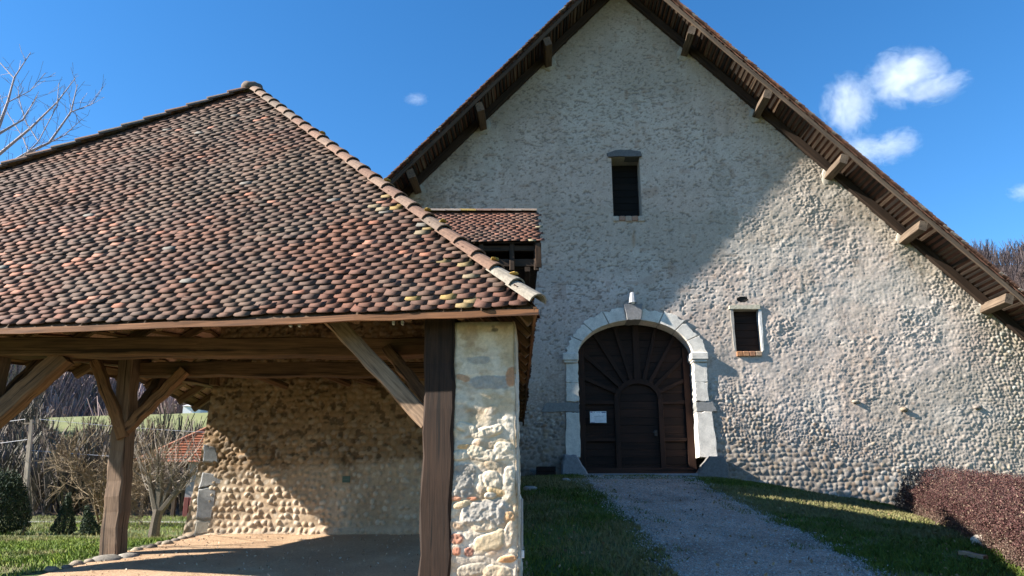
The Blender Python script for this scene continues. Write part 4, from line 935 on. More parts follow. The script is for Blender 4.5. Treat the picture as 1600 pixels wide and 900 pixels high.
sg = empty("notice", NA * DG + EA * ((a0 + a1) / 2) + np.array([0, 0, (z0 + z1) / 2]), -YAW); tag(sg, "white printed notice pinned to the left leaf of the door", "notice")
wn_, hn_ = (a1 - a0) / 2, (z1 - z0) / 2; mb = MB(); mb.box((-wn_, .205, -hn_), (wn_, .215, hn_), (.80, .81, .82)); mb.build("paper", M_PAINT, sg)
mb = MB()
for (x0, y0, x1, y1, cl) in ((-.95, .78, -.7, .95, (.25, .12, .2)), (.42, .74, .95, .92, (.12, .15, .25)), (-.5, .75, -.42, .9, (.3, .3, .35)), (-.2, .8, .3, .88, (.35, .35, .4)), (-.55, .10, .65, .15, (.3, .32, .36)), (.0, .28, .7, .31, (.5, .5, .52)), (-.5, -.12, .5, -.1, (.55, .56, .58)), (-.4, -.3, .45, -.28, (.6, .6, .62)), (-.95, -.98, -.45, -.85, (.25, .22, .28))):
    mb.box((x0 * wn_, .2035, y0 * hn_), (x1 * wn_, .2049, y1 * hn_), cl)
mb.build("print", M_PLAIN, sg)
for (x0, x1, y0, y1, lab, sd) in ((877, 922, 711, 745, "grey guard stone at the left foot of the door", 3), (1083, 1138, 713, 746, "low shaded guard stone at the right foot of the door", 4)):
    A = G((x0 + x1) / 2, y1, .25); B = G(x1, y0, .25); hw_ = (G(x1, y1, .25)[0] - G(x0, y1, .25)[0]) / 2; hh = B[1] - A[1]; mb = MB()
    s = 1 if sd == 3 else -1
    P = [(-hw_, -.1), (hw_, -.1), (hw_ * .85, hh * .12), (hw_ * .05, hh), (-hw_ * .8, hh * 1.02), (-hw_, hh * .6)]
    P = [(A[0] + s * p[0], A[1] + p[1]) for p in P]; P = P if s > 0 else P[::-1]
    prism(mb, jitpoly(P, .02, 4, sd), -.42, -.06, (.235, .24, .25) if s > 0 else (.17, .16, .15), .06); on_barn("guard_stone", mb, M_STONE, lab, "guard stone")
A = G(912, 751, .1); B = G(1092, 739, .1); mb = MB(); mb.box((A[0], -.40, A[1] - .15), (B[0], .32, B[1] - .02), (.20, .20, .205), .03); on_barn("threshold_slab", mb, M_STONE, "long grey stone threshold slab under the great door", "step")
A = G(838, 764, .5); B = G(868, 729, .5); ex_ = MB(); x0, x1 = A[0], B[0]; zz0, zz1 = A[1], B[1]
for k in range(4): h_ = (zz1 - zz0) / 4; ex_.box((x0, -.72, zz0 + k * h_ + .006), (x1, -.69, zz0 + (k + 1) * h_ - .006), (.6, .55, .5), .004); ex_.box((x0, -.69, zz0 + k * h_ + .006), (x0 + .02, -.2, zz0 + (k + 1) * h_ - .006), (.6, .55, .5)); ex_.box((x1 - .02, -.69, zz0 + k * h_ + .006), (x1, -.2, zz0 + (k + 1) * h_ - .006), (.6, .55, .5))
ex_.box((x0 + .03, -.66, zz0), (x1 - .03, -.2, zz1 - .03), (.25, .22, .2)); on_barn("wooden_box", ex_, M_DARKWOOD, "dark slatted box on the grass left of the door", "box")
rr = random.Random(8)
for px, py, r_, lab in ((828, 766, .10, None), (1150, 752, .10, None), (1128, 749, .13, None), (884, 752, .08, None)):
    p = gpt(px, py); mb = MB(); mb.blob((p[0], p[1], p[2] + .02), (r_ * 1.4, r_, r_ * .6), (.30, .28, .26), 8, 6, .28, seed=px); o = mb.build("fieldstone", M_STONE, None, True)
    tag(o, {828: "pale stone in the dark grass just right of the pillar", 1150: "small flat stone by the wall foot, right one of two beside the door", 1128: "larger flat stone by the wall foot, right of the guard stone", 884: "small stone on the grass below the left guard stone"}[px], "stone")

# ------------------------------------------------------------------ plants
def leaves(P, size, col, nrm=None, asp=.6, seed=1, up=0.0):
    """small pointed leaf quads at points P: vertices, faces, colours"""
    r = np.random.default_rng(seed); n = len(P); d = r.normal(size=(n, 3)); d[:, 2] += up; d /= np.linalg.norm(d, axis=1)[:, None]
    e = r.normal(size=(n, 3)); e -= d * (e * d).sum(1)[:, None]; e /= np.linalg.norm(e, axis=1)[:, None]
    s = (size * (.6 + .8 * r.random(n)))[:, None]; a = P - d * s * .5; b = P + d * s * .5; m1 = P + e * s * asp * .5; m2 = P - e * s * asp * .5
    V = np.stack([a, m1, b, m2], 1).reshape(-1, 3); Fq = np.arange(4 * n).reshape(n, 4); return V, Fq, np.repeat(col, 4, 0)
HL = np.array([gpt(1398, 796)[:2], gpt(1450, 815)[:2], gpt(1530, 850)[:2], gpt(1592, 890)[:2]]); HL = np.vstack([HL, HL[-1] + (HL[-1] - HL[-2]) * 1.6])
def hedge():
    t = np.linspace(0, 1, 200); s = np.r_[0, np.cumsum(np.linalg.norm(np.diff(HL, axis=0), axis=1))]; L = s[-1]
    c0 = np.array([np.interp(t * L, s, HL[:, 0]), np.interp(t * L, s, HL[:, 1])]).T
    off = np.array([1.0, .18]); wd = 2.9; HH = .97
    def pt(tt, ang, r):                  # ang 0..pi over the hump from the near edge to the far edge
        b = np.c_[np.interp(tt, t, c0[:, 0]), np.interp(tt, t, c0[:, 1])]
        end = np.sqrt(np.clip(1 - np.clip(1 - tt / .10, 0, 1) ** 2, .02, 1)); ww = wd * (.55 + .45 * end)
        x = (1 - np.sign(np.cos(ang)) * np.abs(np.cos(ang)) ** .62) / 2; hgt = HH * end * np.clip(np.sin(ang), 0, 1) ** .5
        lumpy = 1 + .30 * (fbm(tt * 22, ang * 2.2, 5, 3) - .5) + .10 * (fbm(tt * 70, ang * 7, 6, 3) - .5)
        q = b + off * ((x - .5) * ww * r + .5 * ww)[:, None] ; g = ground(q[:, 0], q[:, 1]); return np.c_[q, g + hgt * r * lumpy]
    n = 170000; r = np.random.default_rng(4); tt = r.random(n) ** .8; ang = np.where(r.random(n) < .34, r.random(n) ** 2 * .35 + .001, r.random(n) * math.pi * .98 + .004); rr_ = 1 - .22 * r.random(n) ** 2.0 + .10 * sst(.58, .75, fbm(tt * 60, ang * 9, 15, 2)) * r.random(n) + .09 * (r.random(n) < .05) * r.random(n)
    P = pt(tt, ang, rr_) + r.normal(0, .012, (n, 3)); br = .7 + .6 * r.random(n)
    base = palette(r.random(n), [(.055, .019, .018), (.075, .026, .024), (.045, .018, .016), (.09, .036, .032), (.07, .032, .025), (.04, .018, .014), (.13, .066, .052)]) * br[:, None]
    tan_ = (r.random(n) < .05); base[tan_] = (.24, .17, .115); low = sst(.35, .08, P[:, 2] - ground(P[:, 0], P[:, 1])) * r.random(n); base = cmix(base, (.16, .115, .08), low * .8)
    V, Fq, C = leaves(P, .027, base, asp=.5, seed=2, up=.4)
    root = empty("red_hedge", (float(HL[1, 0] + 1), float(HL[1, 1]), gz(HL[1, 0] + 1, HL[1, 1]))); tag(root, "long clipped dark red hedge in front of the barn wall at the right", "hedge")
    mesh_np("foliage", V, [Fq], M_LEAF, root, col=np.clip(C, .01, .6))
    mb = MB()
    for k in range(260):
        q = pt(np.array([r.random()]), np.array([r.random() * math.pi * .9 + .1]), np.array([.92]))[0]; b = np.array([q[0] + r.normal(0, .12), q[1] + r.normal(0, .12), 0]); b[2] = gz(b[0], b[1]); mb.tube([b, b * .4 + q * .6 + r.normal(0, .02, 3), q + [0, 0, .03]], [.011, .007, .003], 3, (.20, .13, .10), False)
    mb.build("stems", M_BARK, root)
    nu, nv = 60, 14; A, B = np.meshgrid(np.linspace(.0, 1, nu), np.linspace(.04, math.pi * .96, nv)); Vc = pt(A.ravel(), B.ravel(), np.full(A.size, .80)); mesh_np("inner_twigs", Vc, [grid_faces(nu, nv)], M_BARK, root, col=np.tile([[.07, .04, .032]], (len(Vc), 1)))
hedge()
for (px, py, shape, lab) in ((1536, 853, "s", "pale stone half under the front edge of the red hedge"),):
    p = gpt(px, py); mb = MB(); mb.blob((p[0], p[1], p[2] + .05), (.17, .13, .11), (.50, .42, .33), 9, 6, .25, seed=5); o = mb.build("fieldstone", M_STONE, None, True); tag(o, lab, "stone")
p0, p1 = gpt(1502, 870), gpt(1541, 877); mb = MB(); mb.beam(p0 + [0, 0, .05], p1 + [0, 0, .05], .13, .05, (0, 0, 1), (1.3, 1.2, 1.1), .006, 4); o = mb.build("weathered_plank", M_WOODGREY); tag(o, "short grey plank lying in the grass before the hedge", "plank")
p0 = gpt(1585, 878); mb = MB(); mb.tube([p0 + [-.02, .05, .35], p0 + [-.03, 0, .2], p0 + [.04, -.05, .05], p0 + [.2, -.2, .04], p0 + [.5, -.5, .02]], [.03, .04, .05, .055, .05], 7, (.34, .27, .2)); o = mb.build("bare_root", M_BARK); tag(o, "pale gnarled root at the foot of the hedge, bottom right", "root")

# ---- grass: single blades
def grass(name, regions, label, seed, tone=1.0):
    r = np.random.default_rng(seed); Ps, hs, Cs = [], [], []
    for (x0, x1, y0, y1, dens, hgt, fn, dry) in regions:
        n = int((x1 - x0) * (y1 - y0) * dens); x = r.uniform(x0, x1, n); y = r.uniform(y0, y1, n); clump = fbm(x * 2.2, y * 2.2, seed, 4); k = (fn(x, y)) & (r.random(n) < .35 + 1.3 * sst(.35, .65, clump)); x, y, clump = x[k], y[k], clump[k]; n = len(x)
        dr = sst(.47, .62, fbm(x * .55, y * .55, seed + 2, 4) + .15 * (r.random(n) - .5) + dry); g = palette(r.random(n), [(.135, .21, .020), (.165, .24, .024), (.11, .175, .018), (.20, .24, .036)]) * (.75 + .5 * r.random(n))[:, None]
        g = g * tone; Cs.append(cmix(g, (.25, .20, .10), dr * (.4 + .5 * r.random(n)))); Ps.append(np.c_[x, y, ground(x, y)]); hs.append(hgt * (.5 + .9 * r.random(n)) * (.6 + .8 * clump))
    P = np.concatenate(Ps); h = np.concatenate(hs); C = np.concatenate(Cs); n = len(P); a = r.random(n) * 6.283; le = r.normal(0, .45, (n, 2)); wv = (.0035 + .004 * r.random(n)) * (1 + h * 4)
    t = np.c_[np.cos(a), np.sin(a), 0 * a] * wv[:, None]; tip = P + np.c_[le * h[:, None], h]; mid = P + np.c_[le * h[:, None] * .25, h * .6]
    V = np.stack([P - t, P + t, mid + t * .7, tip, mid - t * .7], 1).reshape(-1, 3); o = mesh_np(name, V, [np.arange(5 * n).reshape(n, 5)], M_LEAF, None, col=np.repeat(C, 5, 0)); tag(o, label, "grass", kind="stuff")
PLx = np.array(PATH_L); PRx = np.array(PATH_R); oL = np.argsort(PLx[:, 1]); oR = np.argsort(PRx[:, 1])
def pl(y): return np.interp(y, PLx[oL, 1], PLx[oL, 0])
def pr(y): return np.interp(y, PRx[oR, 1], PRx[oR, 0])
def hx(y): o = np.argsort(HL[:, 1]); return np.interp(y, HL[o, 1], HL[o, 0])
jn = lambda x, y: .30 * (fbm(x * 2.6, y * 2.6, 77, 4) - .5)
bwall = lambda x: (DG - x * NA[0]) / NA[1] - .03
grass("grass", [(.05, 4.5, 7.4, 20, 1500, .055, lambda x, y: (x > .1) & (x < pl(y) + jn(x, y) + .03) & (y < bwall(x)), -.03),
                (2.5, 12, 7.4, 20.2, 1500, .055, lambda x, y: (x > pr(y) + jn(x, y) - .03) & (x < hx(y) + .5) & (y < bwall(x)), .04),
                (.8, 6, 7.4, 19.4, 420, .045, lambda x, y: (x > pl(y)) & (x < pr(y)) & (np.minimum(x - pl(y), pr(y) - x) < .75 * vn(x * 1.3, y * 1.3, 21)) & (vn(x * 3, y * 3, 22) > .55), .05),
                (1.0, 5.4, 18.9, 19.6, 700, .04, lambda x, y: (vn(x * 2, y * 2, 9) > .45) & (y < bwall(x) - .35), .06)], "short patchy grass either side of the gravel path", 3, .55)  # blades toned down for the shade lying over these strips
FLx = np.array(FL_L)
def fl(y): return np.interp(y, FLx[:, 1], FLx[:, 0])
grass("grass", [(-12, -4.6, 7.5, 14, 800, .05, lambda x, y: (x < fl(y) - .12 + jn(x, y)), .0), (-14, -4.4, 14, 22, 420, .06, lambda x, y: (x < -4.9), -.02), (-34, -6, 22, 39.2, 60, .10, lambda x, y: (x > -1.15 * y), .08), (-40, -12, 43.5, 58, 22, .16, lambda x, y: x > -1.1 * y, .13)], "sunlit lawn grass left of and behind the shed", 6)
# loose gravel at the path
def pebbles():
    r = np.random.default_rng(9); n = 26000; y = r.uniform(7.4, 19.3, n); t = r.random(n); t = np.where(r.random(n) < .45, np.where(r.random(n) < .5, r.normal(0, .05, n), 1 + r.normal(0, .05, n)), t); x = lerp(pl(y), pr(y), t); g = ground(x, y) + .012
    s = .006 + .011 * r.random(n) ** 2; V = []; o6 = np.array([(1, 0, 0), (0, 1, 0), (-1, 0, 0), (0, -1, 0), (0, 0, .7), (0, 0, -.5)]); a = r.random(n) * 6.3; c_, s_ = np.cos(a)[:, None], np.sin(a)[:, None]
    k = o6[None] * s[:, None, None] * (1 + .3 * r.normal(size=(n, 6, 1))); X = k[..., 0] * c_ - k[..., 1] * s_; Y = k[..., 0] * s_ + k[..., 1] * c_; V = np.stack([X + x[:, None], Y + y[:, None], k[..., 2] + (g + s * .2)[:, None]], -1).reshape(-1, 3)
    f = np.array([(0, 1, 4), (1, 2, 4), (2, 3, 4), (3, 0, 4), (1, 0, 5), (2, 1, 5), (3, 2, 5), (0, 3, 5)]); Fc = (np.arange(n) * 6)[:, None, None] + f[None]; C = palette(r.random(n), [(.32, .30, .28), (.24, .22, .21), (.42, .40, .37), (.28, .24, .21), (.5, .48, .45)])
    o = mesh_np("loose_gravel", V, [Fc.reshape(-1, 3)], M_STONE, None, col=np.repeat(C, 6, 0)); tag(o, "loose pebbles strewn over the gravel path", "gravel", kind="stuff")
pebbles()
def litter():
    r = np.random.default_rng(19); n = 1100; x = r.uniform(-5, .2, n); y = r.uniform(7.2, 12, n); k = x > fl(y) + .05; x, y = x[k], y[k]; n = len(x); P = np.c_[x, y, ground(x, y) + .022]
    c = palette(r.random(n), [(.36, .26, .17), (.22, .15, .09), (.45, .38, .28), (.5, .45, .38), (.16, .11, .07)]); V, Fq, C = leaves(P, .03, c, asp=.45, seed=8); o = mesh_np("floor_litter", V, [Fq], M_LEAF, None, col=C); tag(o, "dry leaf scraps and straw strewn on the shed's earth floor", "litter", kind="stuff")
litter()
def fallen():
    r = np.random.default_rng(29); n = 900; y = r.uniform(7.4, 19.4, n); x = r.uniform(.2, 9, n); k = x < hx(y) + .2; x, y = x[k], y[k]; P = np.c_[x, y, ground(x, y) + .035]
    c = palette(r.random(len(x)), [(.20, .12, .06), (.28, .18, .09), (.14, .085, .05), (.34, .25, .14)]); V, Fq, C = leaves(P, .05, c, asp=.6, seed=18); o = mesh_np("fallen_leaves", V, [Fq], M_LEAF, None, col=C); tag(o, "brown dead leaves scattered over the path and its grass edges", "leaves", kind="stuff")
fallen()

# ---- bare trees and shrubs
def grow(mb, p, d, L, r, lev, rg, col, spread=.6, up=.15, kids=(3, 4), ratio=.66, minr=.003, seg=3):
    pts = [p]; rr_ = [r]; dd = d / np.linalg.norm(d)
    for k in range(seg):
        dd = dd + rg.normal(0, .13, 3) + np.array([0, 0, up * .35]); dd /= np.linalg.norm(dd); pts.append(pts[-1] + dd * L / seg); rr_.append(max(minr, r * (1 - .45 * (k + 1) / seg)))
    mb.tube(pts, rr_, 3 if r < .02 else 6, np.array(col) * rg.uniform(.8, 1.25), False)
    if lev <= 0: return
    for k in range(rg.integers(kids[0], kids[1] + 1)):
        t = rg.uniform(.3, 1.0); i = min(int(t * seg), seg - 1); f = t * seg - i; q = pts[i] * (1 - f) + pts[i + 1] * f
        nd = dd + rg.normal(0, spread, 3) + np.array([0, 0, up]); grow(mb, q, nd, L * ratio * rg.uniform(.7, 1.15), max(minr, rr_[i + 1] * .62), lev - 1, rg, col, spread, up, kids, ratio, minr, seg)
# tree whose crown shows over the shed roof at the left
tr = empty("bare_tree", (-13.5, 10.9, gz(-13.5, 10.9))); tag(tr, "leafless tree with pale twigs showing above the shed roof, top left", "tree")
rg = np.random.default_rng(5); mb = MB(); tw_ = MB(); TB = np.array([-13.5, 10.9, gz(-13.5, 10.9)]); fork = TB + np.array([.3, .3, 3.2])
mb.tube([TB - [0, 0, .2], TB + [.05, .05, 1.4], fork], [.24, .2, .17], 9, (.22, .18, .16)); BC = (.36, .30, .29)
LIMBS = [((-120, 330), (0, 240), (48, 200), (89, 160), (118, 122)), ((-60, 300), (45, 238), (77, 223), (111, 175), (121, 132)), ((-90, 270), (0, 208), (36, 187), (58, 150)), ((-50, 320), (0, 193), (12, 160), (22, 122), (48, 82)), ((12, 160), (47, 142), (71, 114)), ((20, 262), (60, 221), (89, 166), (92, 130)), ((0, 150), (-30, 200), (-80, 280)), ((77, 223), (100, 212), (126, 188)), ((22, 122), (0, 98), (-20, 80)), ((45, 238), (36, 215), (14, 180), (0, 150)), ((60, 221), (40, 190), (30, 155), (28, 135)), ((111, 175), (130, 168), (147, 161))]
for i, Lm in enumerate(LIMBS):
    Yd = 13.0 + rg.uniform(-.7, .7) if i not in (4, 7, 11) else 13.0
    P = [atY(px, py, Yd + .15 * k) for k, (px, py) in enumerate(Lm)]; r0 = .011
    if i < 4: P = [fork, (fork + P[0]) / 2 + [0, .2, .2]] + P; rs = np.linspace(.055, .006, len(P))
    else: rs = np.linspace(r0, .005, len(P))
    tw_.tube(P, rs, 6, BC, False)
    for k in range(len(P) - 1):
        if i < 4 and k < 2: continue
        seg = P[k + 1] - P[k]
        for t in np.arange(.1, 1, .2):
            q = P[k] + seg * t; nd = seg / np.linalg.norm(seg) + rg.normal(0, .65, 3); nd[2] += .2
            grow(tw_, q, nd, rg.uniform(.12, .5), .005, 1 if rg.random() < .5 else 0, rg, BC, .6, .1, (1, 2), .6, .003, 2)
for k in range(9):
    a = rg.uniform(0, 6.28); grow(mb, fork - [0, 0, rg.uniform(0, 1.2)], np.array([math.cos(a) * .8, math.sin(a) * .8 - .2, rg.uniform(.25, .9)]), rg.uniform(2.0, 3.0), .075, 3, rg, (.28, .23, .21), .5, .12, (2, 4), .66, .005)
mb.build("trunk", M_BARK, tr); tw_.build("branches", M_BARK, tr)
def bare_shrub(name, base, stems, L, r, lev, col, spread, lean, label, cat, seed, kids=(3, 4), ratio=.62, minr=.008, up=.15):
    rg = np.random.default_rng(seed); root = empty(name, base); tag(root, label, cat); base = np.array(base)
    for k in range(stems):
        mb = MB(); a = rg.uniform(0, 6.28); d = np.array([math.cos(a) * lean, math.sin(a) * lean, 1.0])
        grow(mb, base + rg.normal(0, .08, 3) * [1, 1, 0], d, L * rg.uniform(.75, 1.1), r, lev, rg, col, spread, up, kids, ratio, minr); mb.build("stem", M_BARK, root)
b = atY(158, 810, 33.0); b[2] = gz(b[0], b[1])
bare_shrub("bare_shrub", b, 17, 2.5, .045, 4, (.20, .145, .085), .66, .85, "big tangled leafless tan shrub seen under the shed roof", "shrub", 3, (3, 4), .68, .008, .10)
# pollard
pb = atY(240, 835, 22.5); pb[2] = gz(pb[0], pb[1])
rt = empty("pollard_willow", pb); tag(rt, "pollarded tree with forked trunk and pale upright whips", "tree"); rg = np.random.default_rng(12); mb = MB(); wh = MB()
mb.tube([pb - [0, 0, .1], pb + [.02, 0, .45], pb + [.06, 0, .75]], [.17, .14, .15], 8, (.125, .10, .075))
for (dx, dz, r) in ((-.35, 1.0, .085), (.02, 1.35, .075), (.75, 1.05, .08), (-.15, 1.6, .06), (.40, 1.3, .06), (1.15, 1.5, .05)):
    tip = pb + np.array([dx, rg.normal(0, .2), .7 + dz]); mid = pb + np.array([dx * .5 + .03, 0, .7 + dz * .4]); mb.tube([pb + [.04, 0, .6], mid, tip], [r * 1.3, r, r * .8], 6, (.14, .115, .085))
    for k in range(26):
        q = mid + (tip - mid) * rg.uniform(.1, 1.05); a = rg.uniform(0, 6.28); d = np.array([math.cos(a) * .75, math.sin(a) * .75, rg.uniform(-.1, 1.0)]); L = rg.uniform(.6, 1.5); p1 = q + d * L * .4; p2 = p1 + d * L * .35 + [0, 0, L * .22]; p3 = p2 + d * L * .2 + [0, 0, L * rg.uniform(-.2, .3)]
        wh.tube([q, p1, p2, p3], [.012, .010, .008, .006], 3, np.array((.30, .25, .20)) * rg.uniform(.6, 1.2), False)
mb.build("trunk", M_BARK, rt); wh.build("whips", M_BARK, rt)
def conifer(name, px, py, Y, w_, h_, label, cat, seed, n=5000, lean=0.0, box=False, size=.07):
    b = atY(px, py, Y); b[2] = gz(b[0], b[1]); root = empty(name, b); tag(root, label, cat); r = np.random.default_rng(seed); t = r.random(n) ** (1.0 if box else 1.5); a = r.random(n) * 6.283
    prof = (np.minimum(1, (t + .05) * 6) * np.sqrt(np.clip(1 - t ** 3, 0, 1)) if box else np.minimum(1, t * 5 + .5) * (1 - t * .9)) * (.85 + .3 * fbm(a * 1.2, t * 5, seed, 3)); q = w_ / 2 * prof * np.sqrt(.45 + .55 * r.random(n))
    P = b + np.c_[q * np.cos(a) + lean * t * h_, q * np.sin(a), t * h_ * (1 + .08 * r.normal(size=n))]; c = palette(r.random(n), [(.022, .040, .016), (.030, .050, .020), (.040, .060, .022), (.018, .032, .015)]) * (.7 + .6 * r.random(n))[:, None]
    V, Fq, C = leaves(P, size, c, asp=.3, seed=seed, up=.5); mesh_np("foliage", V, [Fq], M_LEAF, root, col=C)
    mb = MB(); mb.tube([b - [0, 0, .05], b + [lean * h_ * .5, 0, h_ * .5], b + [lean * h_ * .9, 0, h_ * .9]], [.05, .035, .01], 6, (.12, .09, .06)); mb.build("stem", M_BARK, root)
conifer("evergreen_bush", -8, 832, 24, 1.75, 1.62, "tall dense dark evergreen bush cut by the left edge", "bush", 2, 16000, 0, True, .09)
conifer("young_conifer", 99, 831, 24.5, .82, 1.1, "small upright dark conifer on the lawn", "conifer", 4, 4500)
conifer("young_conifer", 143, 836, 24.0, .75, .75, "low sprawling dark conifer between the upright one and the post", "conifer", 6, 3500, -.35)
conifer("seedling", 36, 828, 23.5, .22, .42, "tiny sapling standing alone in the lawn near the evergreen bush", "sapling", 7, 160, .1)

# ------------------------------------------------------------------ the far side: pole, farmhouse, hills, woods
pt_ = atY(50, 656, 52); pb_ = atY(37, 806, 52); pb_[2] = gz(pb_[0], pb_[1])
po = empty("utility_pole", pb_); tag(po, "grey leaning utility pole beyond the lawn", "utility pole")
mb = MB(); mb.beam(pb_ - [0, 0, .3], pt_, .34, .30, (0, 1, 0), (1.7, 1.8, 1.9), .004, 8, .1, w1=.2, h1=.18); mb.build("pole", M_WOODGREY, po)
mb = MB(); mb.beam(pt_ + [-.5, 0, -.25], pt_ + [.5, 0, -.22], .09, .09, (0, 0, 1), (1.2,) * 3, .002, 2)
for dx in (-.45, 0, .45): mb.tube([pt_ + [dx, 0, -.2], pt_ + [dx, 0, .05]], [.05, .03], 6, (.8, .8, .8))
mb.build("crossarm", M_WOODGREY, po)
def wire(P0, P1, sag, label):
    mb = MB(); n = 16; P = [P0 + (P1 - P0) * t - np.array([0, 0, sag * 4 * t * (1 - t)]) for t in np.linspace(0, 1, n)]; mb.tube(P, [.013] * n, 3, (.42, .42, .45), False); o = mb.build("overhead_wire", M_PLAIN); tag(o, label, "wire", "wires on the grey pole")
wire(pt_ + [-.45, 0, .05], pt_ + [-30, 4, -1.0], .6, "thin pale wire running left from the pole top"); wire(pt_ + [.45, 0, .05], pt_ + [36, 6, .2], .9, "thin pale wire running right from the pole top"); wire(pt_ + [-.1, 0, -1.3], pt_ + [-30, 4, -2.4], .6, "lower thin wire running left from the pole"); wire(pt_ + [.1, 0, -2.0], pt_ + [36, 6, -1.6], .8, "lower thin wire running right from the pole")
def farm():
    Y0 = 56.0; e0 = atY(226, 722, Y0); x0 = e0[0]; ze = e0[2]; x1 = atY(455, 722, Y0)[0]; gd = -.8; Y1 = Y0 + 9; zr = ze + 4.6
    root = empty("farmhouse", (x0 + 4, Y0, gd)); tag(root, "farm building with rust red roof and dark open front", "farmhouse")
    mb = MB(); R0 = np.array([x0 + 6.3, Y0 + 4.5, zr]); R1 = np.array([x1 - 2, Y0 + 4.5, zr]); o_ = .5
    A, B, C_, D = [np.array(q) for q in ((x0 - o_, Y0 - o_, ze), (x1, Y0 - o_, ze), (x1, Y1 + o_, ze), (x0 - o_, Y1 + o_, ze))]
    mb.quad(A, B, R1, R0, (.26, .085, .04)); mb.poly([D, A, R0], (.24, .08, .04)); mb.quad(C_, D, R0, R1, (.24, .08, .04)); mb.poly([B, C_, R1], (.24, .08, .04)); rf = mb.build("roof", M_TILE, root)
    mb = MB()
    for k in range(1, 22):
        t = k / 22; mb.beam(A + (R0 - A) * t + [0, -.03, .03], B + (R1 - B) * t + [0, -.03, .03], .10, .06, (0, 0, 1), (.26, .088, .045), .004, 3)
    for k in range(8): p0 = A + (R0 - A) * k / 8; p1 = A + (R0 - A) * (k + 1) / 8; mb.tube([p0 + [0, 0, .06], p1 + [0, 0, .06]], [.13, .11], 6, (.34, .14, .08))
    mb.build("tile_course", M_TILE, rf)
    mb = MB(); xa, xb = atY(288, 780, Y0)[0], x1 - .3
    mb.box((xa, Y0, gd - .3), (xb, Y0 + .3, ze), (.30, .28, .26)); mb.box((x0, Y1 - .3, gd - .3), (xb, Y1, ze), (.2, .18, .16)); mb.box((x0 + 4, Y0 + 3.5, gd - .3), (xa, Y0 + 3.8, ze), (.10, .09, .08)); mb.build("wall", M_STONE, root)
    for q in (0.2, 2.4): mb = MB(); mb.beam((x0 + q, Y0 + .1, gd), (x0 + q, Y0 + .1, ze), .25, .25, (0, 1, 0), (.6,) * 3, .01, 5); mb.build("post", M_WOOD, root)
    d0 = atY(285, 800, Y0 - .15); d1 = atY(305, 777, Y0 - .15); w_ = (d1[0] - d0[0]) / 2
    for k in range(2): mb = MB(); mb.box((d0[0] + k * w_ + .03, Y0 - .18, gd), (d0[0] + (k + 1) * w_ - .03, Y0 - .02, d1[2]), (.17, .045, .035), .02); mb.build("door", M_PLAIN, root)
    mb = MB(); mb.box((d1[0] + .2, Y0 - .06, d1[2] - .2), (d1[0] + .8, Y0 - .01, d1[2] + .5), (.05, .05, .055), .02); mb.build("window", M_PLAIN, root)
farm()
def hill_left(x, y):
    kn = 15.5 * sst(66, 132, y + .12 * (x + 60)) * sst(-112, -78, x) * sst(40, -20, x); far = 105 * sst(165, 430, y + 25 * (fbm(x * .006, y * .006, 3, 3) - .5)) * (.75 + .5 * fbm(x * .004 + 2, y * .004, 5, 3)); dk = 26 * sst(95, 180, y) * sst(-85, -120, x); return -.9 + np.maximum(kn, dk) + far + 2.2 * (fbm(x * .03, y * .03, 8, 3) - .5) * sst(60, 90, y)
def m_hill():
    m, n, l, b = new_mat("hill_cover"); c = attr(n, "Col"); o = objc(n); a = noise(n, l, o, .08, 6, .7); r = ramp(n, l, a.outputs[0], [(.3, (.7,) * 3), (.7, (1.25,) * 3)]); q = mixc(n, l, c.outputs["Color"], r.outputs[0], 1, 'MULTIPLY'); l.new(q, b.inputs["Base Color"]); b.inputs["Roughness"].default_value = 1; return m
M_HILL = m_hill()
hx_ = np.linspace(-620, 120, 150); hy_ = np.concatenate([np.linspace(58, 180, 60), np.linspace(184, 620, 70)]); X, Y = np.meshgrid(hx_, hy_); Z = hill_left(X, Y); mead = sst(88, 110, Y) * sst(176, 150, Y) * sst(-110, -90, X); c = cmix((.20, .15, .12), (.135, .145, .055), mead)
o = mesh_np("hillside", np.stack([X, Y, Z], -1).reshape(-1, 3), [grid_faces(len(hx_), len(hy_))], M_HILL, col=c.reshape(-1, 3), smooth=True); tag(o, "wooded hillside with a pale meadow behind the shed", "hill", kind="structure")
def hill_right(x, y): return -1 + 96 * sst(90, 330, y) * sst(30, 190, x) * (.85 + .3 * fbm(x * .008, y * .008, 6, 3))
hx_ = np.linspace(20, 620, 70); hy_ = np.linspace(80, 620, 60); X, Y = np.meshgrid(hx_, hy_); o = mesh_np("hillside", np.stack([X, Y, hill_right(X, Y)], -1).reshape(-1, 3), [grid_faces(70, 60)], M_HILL, col=np.tile([[.045, .035, .033]], (X.size, 1)), smooth=True); tag(o, "steep dark wooded hill behind the barn's right eave", "hill", kind="structure")
